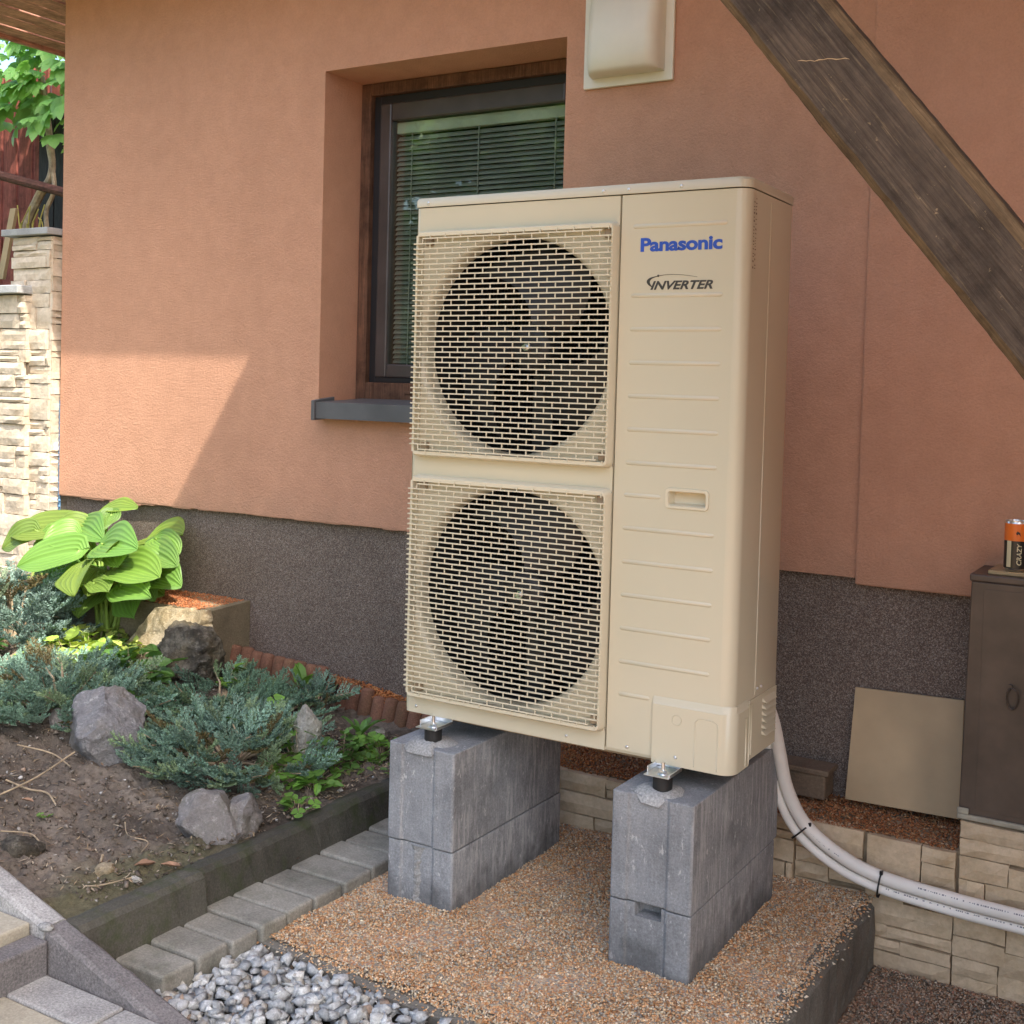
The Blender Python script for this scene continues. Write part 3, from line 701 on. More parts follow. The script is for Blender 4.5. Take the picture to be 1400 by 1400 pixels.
# ------------------------------------------------------------------ concrete blocks under the unit
def block(x0, z0, z1, lab, y0=-.09, y1=.475, top=False, notch=False):
    t = thing('concrete_block', (x0+.1, (y0+y1)/2, z0), lab, 'concrete block', 'concrete blocks under the heat pump')
    def prof(dy=0):
        return [(x0+.004, y0), (x0+.040, y0), (x0+.044, y0+.006+dy), (x0+.136, y0+.006+dy), (x0+.142, y0), (x0+.196, y0), (x0+.2, y0+.004), (x0+.2, y1), (x0, y1), (x0, y0+.004)]
    b = MB()
    if notch:
        b.prism(prof(), z0, z1-.030, cap1=False)
        p = prof(); p2 = [p[0], p[1], p[2], (x0+.062, y0+.006), (x0+.066, y0+.05), (x0+.122, y0+.05), (x0+.126, y0+.006)]+p[3:]
        b.prism(p2, z1-.030, z1, cap0=False)
        b.add([(x0+.062, y0+.006, z1-.030), (x0+.126, y0+.006, z1-.030), (x0+.122, y0+.05, z1-.030), (x0+.066, y0+.05, z1-.030)], [(0, 1, 2, 3)])
    else: b.prism(prof(), z0, z1)
    b.obj('block_body', BLOCK, t, bevel=.003)
    if top:
        V = [(x0+.093, y0+.03, z1+.012)]; F = []; n = 26; cy = y0+.052
        for r_, zz in ((.035, .011), (.052, .006), (.064, -.003)):
            for k in range(n):
                a = 2*math.pi*k/n; rr = r_*(1+.22*fbm(math.cos(a)*2+x0*9, math.sin(a)*2, r_*9, 1, 3))
                px_, py_ = x0+.095+rr*1.0*math.cos(a), cy+rr*.95*math.sin(a)
                V.append((px_, max(py_, y0-.004), z1+zz+.003*fbm(px_*40, py_*40, 0, 1, 3)-(.014 if py_ < y0 else 0)))
        for k in range(n): F.append((0, 1+k, 1+(k+1) % n))
        for j in range(2):
            for k in range(n): F.append((1+j*n+k, 1+(j+1)*n+k, 1+(j+1)*n+(k+1) % n, 1+j*n+(k+1) % n))
        obj('mortar_patch', V, F, MORTAR, t, smooth=True, ang=60)
    return t
block(.018, -.552, -.303, 'lower concrete block of the pair under the left end of the unit', y0=-.086, y1=.472)
block(.018, -.300, -.052, 'upper concrete block of the pair under the left end of the unit', top=True, y1=.466)
block(.652, -.552, -.302, 'lower concrete block of the right-hand pair, with a slot in its front', notch=True, y0=-.088)
block(.653, -.299, -.052, 'upper concrete block of the right-hand pair, beside the white pipes', top=True, y1=.49)
# rough mortar streak on the lower left block
tb = [o for o in bpy.data.objects if o.name == 'concrete_block'][0]
V = []; F = []; n = 22
for i in range(n+1):
    z = -.308-.145*i/n; wl = .012+.006*fbm(z*40, 1, 0, 1, 3); wr = .02+.008*fbm(z*40, 7, 0, 1, 3)
    if i < 3: wl += .012*(3-i)/3; wr += .022*(3-i)/3
    for u in (-1, -.4, .2, 1):
        V.append((.018+.088+(u*wl if u < 0 else u*wr), -.080+.003-(.007+.004*fbm(z*70, u*3, 2, 1, 3))*(abs(u) < .9), z))
for i in range(n):
    for j in range(3): F.append((i*4+j, i*4+j+1, (i+1)*4+j+1, (i+1)*4+j))
obj('mortar_streak', V, [f[::-1] for f in F], MORTAR, tb)

# ------------------------------------------------------------------ the heat pump
HP = thing('heat_pump', (.45, .15, 0), 'tall ivory heat pump outdoor unit with two fan grilles, standing on concrete blocks', 'heat pump')
D = .30; W_ = .90; H_ = 1.314
def arc(cx, cy, r, a0, a1, n=6): return [(cx+r*math.cos(math.radians(a0+(a1-a0)*k/n)), cy+r*math.sin(math.radians(a0+(a1-a0)*k/n))) for k in range(n+1)]
SX = .587                                                        # seam between the fan panel and the service panel
# casing sheet: service panel front, rounded corner, side, back, left side
path = [(SX+.0015, .02), (SX+.0015, .002), (SX+.003, 0)]+arc(W_-.030, .030, .030, -90, 0, 8)+arc(W_-.006, D-.006, .006, 0, 90, 3)+arc(.006, D-.006, .006, 90, 180, 3)+[(0, .006)]
def wallstrip(pth, z0, z1, closed=False):
    n = len(pth); V = [(x, y, z0) for x, y in pth]+[(x, y, z1) for x, y in pth]
    return V, [(i, (i+1) % n, n+(i+1) % n, n+i) for i in range(n if closed else n-1)]
V, F = wallstrip(path[:3], .012, H_); V2, F2 = wallstrip(path[3:], .012, H_); F += [tuple(i+len(V) for i in f) for f in F2]; V += V2
obj('casing', V, F, IVORY, HP, smooth=True, ang=50)
PX0, PX1, PZ0, PZ1 = .731, .820, .600, .630
xs4 = [SX+.003, PX0, PX1, W_-.030]; zs4 = [.012, PZ0, PZ1, H_]; V = [(x, 0, z) for z in zs4 for x in xs4]
F = [(j*4+i, j*4+i+1, j*4+i+5, j*4+i+4) for j in range(3) for i in range(3) if not (i == 1 and j == 1)]
obj('service_panel', V, F, IVORY, HP)
V = [(PX0, 0, PZ0), (PX1, 0, PZ0), (PX1, 0, PZ1), (PX0, 0, PZ1), (PX0+.004, .022, PZ0+.003), (PX1-.004, .022, PZ0+.003), (PX1-.004, .026, PZ1-.002), (PX0+.004, .026, PZ1-.002)]
obj('pocket', V, [(4, 5, 6, 7), (0, 1, 5, 4), (1, 2, 6, 5), (2, 3, 7, 6), (3, 0, 4, 7)], IVORY_P, HP)
b = MB(); b.box(.004, W_-.004, .006, D-.003, .0045, .0115); b.obj('base_pan', IVORY, HP)
# lid with a turned-down lip
lid = [(.004, -.003)]+arc(W_-.030, .028, .032, -90, 0, 8)+arc(W_-.004, D-.004, .006, 0, 90, 3)+[(0, D+.002), (-.002, D), (-.002, .003)]
V, F = wallstrip(lid, 1.3165, 1.334, True); n = len(lid)
i2 = [(.45+(x-.45)*.992, .15+(y-.15)*.976) for x, y in lid]
V += [(x, y, 1.3395) for x, y in i2]; F += [(n+i, n+(i+1) % n, 2*n+(i+1) % n, 2*n+i) for i in range(n)]; F.append(tuple(2*n+i for i in range(n)))
V += [(.45+(x-.45)*.985, .15+(y-.15)*.96, 1.3165) for x, y in lid]; F += [(i, 3*n+i, 3*n+(i+1) % n, (i+1) % n) for i in range(n)]
obj('lid', V, F, IVORY, HP, smooth=True, ang=40)
# fan panel with two round openings
V = []; F = []; CXF = .300; RF = .272
def ringhole(cx, cz, hx0, hx1, hz0, hz1, r, nseg=64):
    n0 = len(V); outer = []
    for k in range(nseg):
        a = 2*math.pi*k/nseg+math.pi/4; dx, dz = math.cos(a), math.sin(a)
        ex = (hx1-cx if dx > 0 else cx-hx0); ez = (hz1-cz if dz > 0 else cz-hz0)
        s_ = min(ex/max(abs(dx), 1e-6), ez/max(abs(dz), 1e-6)); outer.append((cx+dx*s_, cz+dz*s_))
    for x, z in outer: V.append((x, 0, z))
    for k in range(nseg):
        a = 2*math.pi*k/nseg+math.pi/4; V.append((cx+(r+.012)*math.cos(a), 0, cz+(r+.012)*math.sin(a)))
    for k in range(nseg): F.append((n0+k, n0+(k+1) % nseg, n0+nseg+(k+1) % nseg, n0+nseg+k))
    v2 = []; f2 = []
    for rr, yy in ((r+.012, 0), (r+.006, .002), (r, .009), (r-.003, .018), (r-.003, .050)):
        for k in range(nseg):
            a = 2*math.pi*k/nseg+math.pi/4; v2.append((cx+rr*math.cos(a), yy, cz+rr*math.sin(a)))
    for j in range(4):
        for k in range(nseg): f2.append((j*nseg+k, j*nseg+(k+1) % nseg, (j+1)*nseg+(k+1) % nseg, (j+1)*nseg+k))
    obj('orifice', v2, f2, IVORY, HP, smooth=True, ang=180)
FC = (.961, .334)
for cz in FC: ringhole(CXF, cz, .012, SX-.002, cz-.284, cz+.284, RF)
def rect(x0, x1, z0, z1):
    n0 = len(V); V.extend([(x0, 0, z0), (x1, 0, z0), (x1, 0, z1), (x0, 0, z1)]); F.append((n0, n0+1, n0+2, n0+3))
rect(.012, SX-.002, .004, FC[1]-.284); rect(.012, SX-.002, FC[1]+.284, FC[0]-.284); rect(.012, SX-.002, FC[0]+.284, H_)
n0 = len(V); V.extend([(.012, 0, .004), (.012, 0, H_), (.004, .003, .004), (.004, .003, H_), (0, .012, .004), (0, .012, H_)]); F += [(n0+1, n0, n0+2, n0+3), (n0+3, n0+2, n0+4, n0+5)]
n0 = len(V); V.extend([(SX-.002, 0, .004), (SX-.002, 0, H_), (SX-.002, .02, .004), (SX-.002, .02, H_)]); F += [(n0, n0+1, n0+3, n0+2)]
n0 = len(V); V.extend([(0, 0.012, .004), (SX-.002, 0, .004), (SX-.002, .02, .004), (0, .02, .004)]); F += [(n0, n0+3, n0+2, n0+1)]
bm = bmesh.new(); vs = [bm.verts.new(v) for v in V]
for f in F: bm.faces.new([vs[i] for i in f])
bmesh.ops.remove_doubles(bm, verts=bm.verts, dist=1e-5); bmesh.ops.recalc_face_normals(bm, faces=bm.faces); bm.verts.index_update()
obj('fan_panel', [v.co[:] for v in bm.verts], [[v.index for v in f.verts] for f in bm.faces], IVORY, HP); bm.free()
b = MB(); b.add([(.012, .052, .02), (.575, .052, .02), (.575, .29, .02), (.012, .29, .02), (.012, .052, 1.30), (.575, .052, 1.30), (.575, .29, 1.30), (.012, .29, 1.30)],
                [(0, 1, 2, 3), (7, 6, 5, 4), (2, 1, 5, 6), (0, 3, 7, 4), (3, 2, 6, 7)]); b.obj('fan_chamber', INNER, HP)
# heat exchanger fins at the back and the motor brackets
b = MB()
for i in range(46): b.box(.03+i*.0115, .0325+i*.0115, .262, .285, .03, 1.29)
b.obj('heat_exchanger', FANBLK, HP)
for cz in FC: MB().box(CXF-.03, CXF+.03, .16, .24, cz-.30, cz+.30).obj('motor_bracket', FANBLK, HP)
# fans: hub, nut and three swept blades
for cz in FC:
    prof = [(0, .075), (.035, .076), (.055, .083), (.062, .098), (.062, .15)]
    V = []; F = []; n = 32
    for r_, yy in prof:
        for k in range(n): V.append((CXF+max(r_, .001)*math.cos(2*math.pi*k/n), yy, cz+max(r_, .001)*math.sin(2*math.pi*k/n)))
    for j in range(len(prof)-1):
        for k in range(n): F.append((j*n+k, (j+1)*n+k, (j+1)*n+(k+1) % n, j*n+(k+1) % n))
    fan = obj('fan', V, F, FANBLK, HP, smooth=True, ang=50, loc=(CXF, .1, cz))
    for q in range(3):
        V = []; F = []; na, nr = 14, 8; a0 = 2*math.pi*q/3+.5
        for i in range(nr+1):
            r_ = .058+(.246-.058)*i/nr
            for j in range(na+1):
                u = j/na; a = a0+u*(1.05+.25*i/nr)+.5*(i/nr)**1.5
                V.append((CXF+r_*math.cos(a), .148-.058*u-.006*math.sin(3.1*u), cz+r_*math.sin(a)))
        for i in range(nr):
            for j in range(na): F.append((i*(na+1)+j, i*(na+1)+j+1, (i+1)*(na+1)+j+1, (i+1)*(na+1)+j))
        obj('blade', V, F, FANBLK, fan, smooth=True, ang=180)
    b = MB(); b.cyl((CXF, .066, cz), .0105, 1, .012, 6); b.cyl((CXF, .054, cz), .006, 1, .014, 10); b.obj('hub_nut', ZINC, fan)
# fan guards: moulded surround on three sides, bars and ties
bar = MB().box(.018, .575, -.0315, -.0275, -.0016, .0016)
bar.box(.0155, .0188, -.0315, -.010, -.0016, .0016); bar.box(.5752, .579, -.0312, -.004, -.0016, .0016)
short = MB().box(.042, .555, -.0315, -.0275, -.0016, .0016)
bar_me = short_me = None
for cz in FC:
    z0, z1 = cz-.283, cz+.289
    b = MB()
    o4 = rrect(.0, .588, z0, z1, .014); i4 = rrect(.017, .577, z0+.011, z1-.012, .006)
    lv = [([(x*1.0-(.0 if x > .3 else -.0), z) for x, z in rrect(.010, .5855, z0-.004, z1+.004, .016)], -.0004), (o4 and rrect(.013, .582, z0, z1, .014), -.0235), (rrect(.015, .580, z0+.0025, z1-.0025, .012), -.027), (i4, -.027), (rrect(.017, .577, z0+.012, z1-.013, .006), -.0006)]
    V = []; F = []
    n = len(lv[0][0])
    for pts, yy in lv: V += [(x, yy, z) for x, z in pts]
    keep = [k for k in range(n) if not (V[k][0] < .031 and V[(k+1) % n][0] < .031)]
    for j in range(4):
        for k in keep: F.append((j*n+k, (j+1)*n+k, (j+1)*n+(k+1) % n, j*n+(k+1) % n))
    g = obj('fan_guard', V, F, IVORY_P, HP, smooth=True, ang=40)
    MB().box(.0200, .0262, -.0265, -.001, z0+.010, z1-.010).obj('guard_post', IVORY_P, g)
    for zz in (z0+.014, z1-.034):
        for xx in (.040, .552): MB().box(xx, xx+.018, -.0145, -.0005, zz, zz+.020).obj('fixing_tab', IVORY_D, g, bevel=.002)
    nb = 42; pit = (z1-z0-.034)/(nb-1); zs = [z0+.016+pit*i for i in range(nb)]
    for i, z in enumerate(zs):
        if i in (0, nb-1):
            if short_me is None:
                o = short.obj('guard_bar', IVORY_P, g, loc=(0, 0, 0)); short_me = o.data; o.location = np.array([0, 0, z])-org(g); ORG[o.name] = np.array([0, 0, z])
            else: link('guard_bar', short_me, g, (0, 0, z))
        else:
            if bar_me is None:
                o = bar.obj('guard_bar', IVORY_P, g, loc=(0, 0, 0)); bar_me = o.data; o.location = np.array([0, 0, z])-org(g); ORG[o.name] = np.array([0, 0, z])
            else: link('guard_bar', bar_me, g, (0, 0, z))
    b = MB()
    for i in range(-1, nb):
        za = zs[i]+.0014 if i >= 0 else z0+.008; zb = zs[i+1]-.0014 if i < nb-1 else z1-.008
        x = .042+(.023 if i % 2 else 0)
        while x < .572:
            b.box(x-.0012, x+.0012, -.0305, -.0278, za, zb); x += .046
    o = b.obj('guard_ties', IVORY_P, g); o['kind'] = 'stuff'
# pressed beads on the service panel (one mesh per length)
def bead(L):
    V = []; F = []; sec = [(-.0052, 0), (-.003, -.0022), (.0015, -.0026), (.0048, 0)]; xs_ = [0, .004, L-.004, L]
    for i, x in enumerate(xs_):
        for zz, yy in sec: V.append((x, yy*(0 if i in (0, 3) else 1)-.0002, zz*(.4 if i in (0, 3) else 1)))
    for i in range(3):
        for j in range(3): F.append((i*4+j, i*4+j+1, (i+1)*4+j+1, (i+1)*4+j))
    return V, [f[::-1] for f in F]
me = {}
for z, x0, x1 in [(1.240, .620, .852)]+[(1.08-.0779*i, .619, .845) for i in range(6)]+[(.615, .617, .710)]+[(.537-.0787*i, .616, .843) for i in range(5)]+[(.145, .618, .698)]:
    L = round(x1-x0, 3)
    if L not in me:
        V, F = bead(L); o = obj('pressed_bead', V, F, IVORY, HP, smooth=True, ang=70, loc=(0, 0, 0)); me[L] = o.data; o.location = np.array([x0, 0, z])-org(HP)
    else: link('pressed_bead', me[L], HP, (x0, 0, z))
# recessed hand hold
V = []; F = []
lv = [(rrect(.722, .829, .5915, .639, .010), -.0003), (rrect(.723, .828, .5925, .638, .010), -.0035), (rrect(.729, .822, .598, .632, .006), -.0035), (rrect(.731, .820, .600, .630, .005), .001)]
n = len(lv[0][0])
for pts, yy in lv: V += [(x, yy, z) for x, z in pts]
for j in range(3):
    for k in range(n): F.append((j*n+k, (j+1)*n+k, (j+1)*n+(k+1) % n, j*n+(k+1) % n))
h = obj('hand_hold', V, F, IVORY_P, HP, smooth=True, ang=40)
# corner cover round the pipe entry
cp = [(.710, -.0075)]+arc(W_-.028, .028, .0355, -90, 0, 8)+[(W_+.0075, .098)]
def off(p, d): return [(x+(d if x > .88 and y > .02 else 0), y-(d if y < .03 else 0)) for x, y in p]
lv = [(cp, .001), (cp, .138), (off(cp, -.0035), .1415), (off(cp, -.0048), .150), (off(cp, -.0070), .1545)]
V = []; F = []; n = len(cp)
for pts, z in lv: V += [(x, y, z) for x, y in pts]
for j in range(len(lv)-1):
    for k in range(n-1): F.append((j*n+k, j*n+k+1, (j+1)*n+k+1, (j+1)*n+k))
V += [(.708, -.0003, .001), (.708, -.0003, .152)]; F += [(len(V)-2, 0, n, len(V)-1), (len(V)-1, n, 2*n, 3*n)]
V += [(x, y+.02 if y < .02 else y, .001) for x, y in cp]; k0 = len(V)-n; F += [(k, k0+k, k0+k+1, k+1) for k in range(n-1)]
cov = obj('corner_cover', V, F, IVORY, HP, smooth=True, ang=40)
def groove(name, pts, r, par, mat=IVORY_P, n=6): return MB().tube(pts, r, n).obj(name, mat, par, smooth=True, ang=180)
ap = [(.815, -.0075, .008), (.815, -.0075, .110), (.822, -.0075, .119), (.832, -.0075, .122), (.858, -.0075, .120), (.868, -.0075, .113), (.870, -.0075, .10), (.870, -.0075, .008)]
groove('knockout_edge', ap, .0013, cov, IVORY)
groove('knockout_ring', [(.770+.0115*math.cos(a), -.0075, .108+.0115*math.sin(a)) for a in np.linspace(0, 2*math.pi, 25)], .0011, cov, IVORY)
for yy in (.074, .094): groove('edge_bead', [(W_+.0075, yy, .006), (W_+.0075, yy, .118 if yy < .08 else .145)], .0022, cov, IVORY)
# louvred panel on the side behind the cover
lp = MB().box(W_+.0004, W_+.004, .104, .292, .010, .150).obj('side_panel', IVORY, HP, bevel=.0012)
groove('edge_bead', [(W_+.004, .116, .022), (W_+.004, .116, .142)], .003, lp, IVORY)
me = None
for i in range(6):
    z = .052+i*.0155
    V = [(W_+.004, .19, z), (W_+.004, .275, z), (W_+.0135, .268, z-.003), (W_+.0135, .197, z-.003), (W_+.004, .19, z+.009), (W_+.004, .275, z+.009)]
    F = [(0, 1, 2, 3), (3, 2, 5, 4), (0, 3, 4), (2, 1, 5)]
    obj('louvre', V, F, IVORY, lp)
# side sheet joint, print and data marks
groove('side_seam', [(W_+.0002, .145, .156), (W_+.0002, .145, 1.30)], .0012, HP, IVORY)
b = MB(); r = random.Random(5)
for row, yy in enumerate((.034, .046)):
    z = 1.296 if row else 1.288
    while z > 1.14:
        L = r.choice([.0035, .005, .0035, .008, .0045]); gap = r.choice([.0025, .0025, .006, .003])
        b.add([(W_+.0006, yy-.004, z), (W_+.0006, yy+.004*r.choice([.3, 1, 1]), z), (W_+.0006, yy+.004*r.choice([.3, 1]), z-L*.55), (W_+.0006, yy-.004, z-L*.55)], [(0, 3, 2, 1)]); z -= L+gap
b.obj('data_print', MARKS, HP)
# lettering
def text(name, s, mat, par, x0, x1, zb, zh, y, shear=0, bold=.02, cap='P', space=1.0):
    cu = bpy.data.curves.new(name, 'FONT'); cu.body = s; cu.size = 1; cu.offset = bold; cu.shear = shear; cu.extrude = 0; cu.space_character = space; cu.resolution_u = 4
    o = bpy.data.objects.new(name, cu); col.objects.link(o); dg = bpy.context.evaluated_depsgraph_get()
    mt_ = bpy.data.meshes.new_from_object(o.evaluated_get(dg)); P_ = np.array([v.co[:] for v in mt_.vertices]); F_ = [tuple(p.vertices) for p in mt_.polygons]
    bpy.data.objects.remove(o); bpy.data.curves.remove(cu); bpy.data.meshes.remove(mt_)
    if cap: hh = .729
    xa, xb = P_[:, 0].min(), P_[:, 0].max(); k = (x1-x0)/(xb-xa)
    V_ = np.stack([x0+(P_[:, 0]-xa)*k, np.full(len(P_), y), zb+P_[:, 1]/hh*zh], 1)
    return V_, F_
V, F = text('t', 'Panasonic', BLUE, HP, .640, .841, 1.1825, .0305, -.0006, 0, .038, space=.97); obj('brand_lettering', V, F, BLUE, HP)
V, F = text('t', 'INVERTER', DARKP, HP, .668, .8215, 1.0935, .0195, -.0006, .32, .034, space=1.0); obj('inverter_lettering', V, F, DARKP, HP)
# swoosh over the lettering: thick crescent at the left, thinning to the right, with a ball on it
cen = bez([(.6745, 0, 1.0975), (.6655, 0, 1.105), (.6625, 0, 1.1125), (.670, 0, 1.1195), (.6869, 0, 1.1239), (.7041, 0, 1.1264), (.7262, 0, 1.1268), (.7555, 0, 1.1245), (.7834, 0, 1.120)], 5)
V = []; F = []; n = len(cen)
for i, p in enumerate(cen):
    u = i/(n-1); d = (cen[min(i+1, n-1)]-cen[max(i-1, 0)]).normalized(); nn = Vector((-d.z, 0, d.x))
    wd = .0003+.0034*math.exp(-((u-.22)/.16)**2)+.0007*(1-u)*(u > .2)
    for s_ in (-1, 1): q = p+nn*wd*s_; V.append((q.x, -.0007, q.z))
for i in range(n-1): F.append((2*i, 2*i+1, 2*i+3, 2*i+2))
k0 = len(V)
for k in range(12): V.append((.687+.0029*math.cos(k*math.pi/6), -.0008, 1.1245+.0029*math.sin(k*math.pi/6)))
F.append(tuple(k0+k for k in range(12)))
bm = bmesh.new(); vs = [bm.verts.new(v) for v in V]
for f in F: bm.faces.new([vs[i] for i in f])
obj('swoosh_logo', [v.co[:] for v in bm.verts], F, DARKP, HP); bm.free()
# screws
V, F = ico(2); me = None
for x, z in ((.039, 1.3265), (.541, 1.3265), (.607, 1.3265), (.739, 1.3265), (.036, .021), (.482, .020), (.644, .022), (.770, .022)):
    y = -.0030 if z > 1.2 else (-.0075 if x > .71 else 0)
    if me is None:
        o = obj('screw', V*np.array([.0042, .0028, .0042]), F.tolist(), ZINC, HP, smooth=True, ang=180, loc=(0, 0, 0)); me = o.data; o.location = np.array([x, y, z])-org(HP)
    else: link('screw', me, HP, (x, y, z))
for yy in (.160, .186): link('screw', me, HP, (W_+.001, yy, .168), rot=(0, 0, math.pi/2))
# mounting feet: rail bracket, rubber buffer, stud and nut
for xc in (.117, .751):
    for yc, sgn in ((-.045, 1), (.345, -1)):
        b = MB()
        y0, y1 = yc-.030, yc+.065
        b.box(xc-.030, xc+.032, yc-.028, yc+.050, -.0105, -.0075)
        b.box(xc-.030, xc-.027, yc-.010, yc+.050, -.0075, .006); b.box(xc+.029, xc+.032, yc-.022, yc+.050, -.0075, -.002)
        b.box(xc-.028, xc+.032, yc+.047, yc+.050, -.0074, .004)
        ft = b.obj('mounting_foot', ZINC, HP, bevel=.0012)
        MB().cyl((xc+.006, yc, -.046), .0225, 2, .035, 28).obj('rubber_buffer', RUBBER, ft, bevel=.002, smooth=True)
        MB().cyl((xc+.006, yc, -.050), .0245, 2, .0035, 24).obj('washer', ZINC, ft)
        b = MB(); b.cyl((xc+.006, yc, -.0075), .0095, 2, .008, 6); b.cyl((xc+.006, yc, 0), .0045, 2, .018, 10); b.cyl((xc+.006, yc, -.0076), .013, 2, .0018, 20); b.obj('stud_nut', ZINC, ft)
MB().box(.09, .80, .06, .09, -.0185, .0035).obj('base_rail', IVORY_D, HP)

# ------------------------------------------------------------------ insulated pipes with cable ties
PTS = [(.850, .34, .10), (.857, .40, .026), (.861, .45, -.067), (.869, .50, -.175), (.908, .54, -.273), (.993, .565, -.343), (1.102, .575, -.381), (1.277, .575, -.395), (1.448, .576, -.400), (1.9, .578, -.41), (2.6, .578, -.41)]
def offp(p, a, b_): return [(x+a*f, y+b_*.3, z-(a if i > 4 else a*.55)) for i, ((x, y, z), f) in enumerate(zip(p, [-.9]*4+[-.7, -.4]+[0]*5))]
t = MB().tube(bez([(x+.004, y, z+.006) for x, y, z in PTS], 8), (.0172), 16).obj('insulated_pipe', PIPEM, smooth=True, ang=60)
tag(t, 'upper thicker white foam-insulated pipe curving from behind the unit', 'pipe', 'white pipes to the heat pump')
t2 = MB().tube(bez([(x-(.022 if i < 4 else (.018 if i == 4 else .008 if i == 5 else 0)), y-.005, z-(.003 if i < 3 else .008 if i == 3 else .017 if i == 4 else .0235)) for i, (x, y, z) in enumerate(PTS)], 8), .0115, 14).obj('insulated_pipe', PIPEM, smooth=True, ang=60)
tag(t2, 'lower thinner white insulated pipe strapped under the thicker one', 'pipe', 'white pipes to the heat pump')
t3 = MB().tube(bez([(x-.012, y+.025, z-.012) for x, y, z in PTS], 8), .011, 12).obj('insulated_pipe', PIPEM, smooth=True, ang=60)
tag(t3, 'rearmost white insulated pipe behind the strapped pair', 'pipe', 'white pipes to the heat pump')
# printed marks along the lower pipe: real printed dashes lying on the foam
def pipe_print(host, ctr, rad, x0, x1, ang, seed):
    r = random.Random(seed); b = MB(); P = [Vector(p) for p in ctr]; x = x0
    def at_x(xx):
        for a, c in zip(P, P[1:]):
            if a.x <= xx <= c.x: f = (xx-a.x)/max(1e-6, c.x-a.x); return a.lerp(c, f)
        return P[-1]
    while x < x1:
        L = r.choice([.002, .003, .003, .005]); q0, q1 = at_x(x), at_x(x+L); h0 = .0019*r.choice([.5, 1, 1])
        for da in (0,):
            nrm = Vector((0, -math.cos(ang), math.sin(ang))); tg = Vector((0, math.sin(ang), math.cos(ang)))
            b.add([q0+nrm*(rad+.0006)-tg*h0, q1+nrm*(rad+.0006)-tg*h0, q1+nrm*(rad+.0006)+tg*h0, q0+nrm*(rad+.0006)+tg*h0], [(0, 1, 2, 3)])
        x += L+r.choice([.0015, .002, .004, .012])
    b.obj('printed_marks', PRINTG, host)
ctr2 = bez([(x-(.022 if i < 4 else (.018 if i == 4 else .008 if i == 5 else 0)), y-.005, z-(.003 if i < 3 else .008 if i == 3 else .017 if i == 4 else .0235)) for i, (x, y, z) in enumerate(PTS)], 8)
ctr1 = bez([(x+.004, y, z+.006) for x, y, z in PTS], 8)
pipe_print(t2, ctr2, .0115, 1.12, 1.5, .9, 3); pipe_print(t, ctr1, .0172, 1.20, 1.5, .55, 4); pipe_print(t, ctr1, .0172, .93, 1.0, .2, 5)
for (c, d, lab) in (((.903, .545, -.2875), (.75, .25, -.75), 'black cable tie on the steep bend of the white pipes'), ((1.104, .572, -.392), (1, 0, -.12), 'black cable tie on the level run of the white pipes')):
    d = Vector(d).normalized(); a = d.cross(Vector((0, 1, 0))).normalized(); bb = Vector((0, 1, 0)); pts = []
    V = []; F = []; n = 24
    for k in range(n):
        t_ = 2*math.pi*k/n; q = Vector(c)+a*(.0345*math.cos(t_))+bb*(.0225*math.sin(t_)-.002)
        for s_ in (-.0022, .0022): V.append(q+d*s_)
        o_ = (q-Vector(c)).normalized()*.0016
        for s_ in (.0022, -.0022): V.append(q+d*s_+o_)
    for k in range(n):
        for j in range(4): F.append((k*4+j, k*4+(j+1) % 4, ((k+1) % n)*4+(j+1) % 4, ((k+1) % n)*4+j))
    t = obj('cable_tie', V, F, TIEM); tag(t, lab, 'cable tie', 'cable ties on the pipes')
    q = Vector(c)+a*(.033 if a.z > 0 else -.033)+bb*-.010
    MB().box(q.x-.004, q.x+.004, q.y-.006, q.y+.002, q.z-.004, q.z+.005).obj('tie_head', TIEM, t, bevel=.001)

# ------------------------------------------------------------------ things on the right-hand ledge
t = MB().add([(.944, .800, -.2685), (1.250, .800, -.262), (1.2395, .8605, .044), (.9455, .8605, .036), (.944, .809, -.2685), (1.250, .809, -.262), (1.2395, .8695, .044), (.9455, .8695, .036)],
             [(0, 1, 2, 3), (5, 4, 7, 6), (4, 0, 3, 7), (1, 5, 6, 2), (3, 2, 6, 7), (4, 5, 1, 0)]).obj('leaning_tile', TILEM, bevel=.0015)
tag(t, 'square beige tile leaning against the dark plinth beside the metal cabinet', 'tile')
t = MB().box(.68, .897, .765, .85, -.274, -.205).obj('coping_stone', BRICKB, bevel=.006); MB().box(.67, .907, .758, .853, -.2045, -.188).obj('cap_slab', BRICKB, t, bevel=.004)
tag(t, 'small brownish capped stone on red gravel behind the white pipes', 'stone')
t = MB().box(.55, .66, .74, .80, -.276, -.262).obj('shadow_strip', DARKW, bevel=.003)  # dark strip put in for the shadow at the plinth foot
tag(t, 'thin dark strip standing in for the plinth shadow on red gravel under the unit', 'board')
CB = thing('metal_cabinet', (1.28, .64, -.205), 'dark brown metal cabinet standing on the raised stone ledge', 'cabinet')
b = MB(); b.add([(1.274, .645, -.196), (2.0, .645, -.196), (2.0, .83, -.196), (1.274, .83, -.196), (1.283, .645, .402), (2.0, .645, .402), (2.0, .83, .402), (1.283, .83, .402)],
                [(0, 3, 2, 1), (4, 5, 6, 7), (0, 1, 5, 4), (1, 2, 6, 5), (2, 3, 7, 6), (3, 0, 4, 7)]); b.obj('body', CABM, CB, bevel=.003)
MB().box(1.279, 2.004, .639, .835, .4025, .421).obj('lid', CABM, CB, bevel=.004)
dr = MB().box(1.314, 1.98, .6436, .6448, -.175, .385).obj('door', CABM, CB, bevel=.0005)
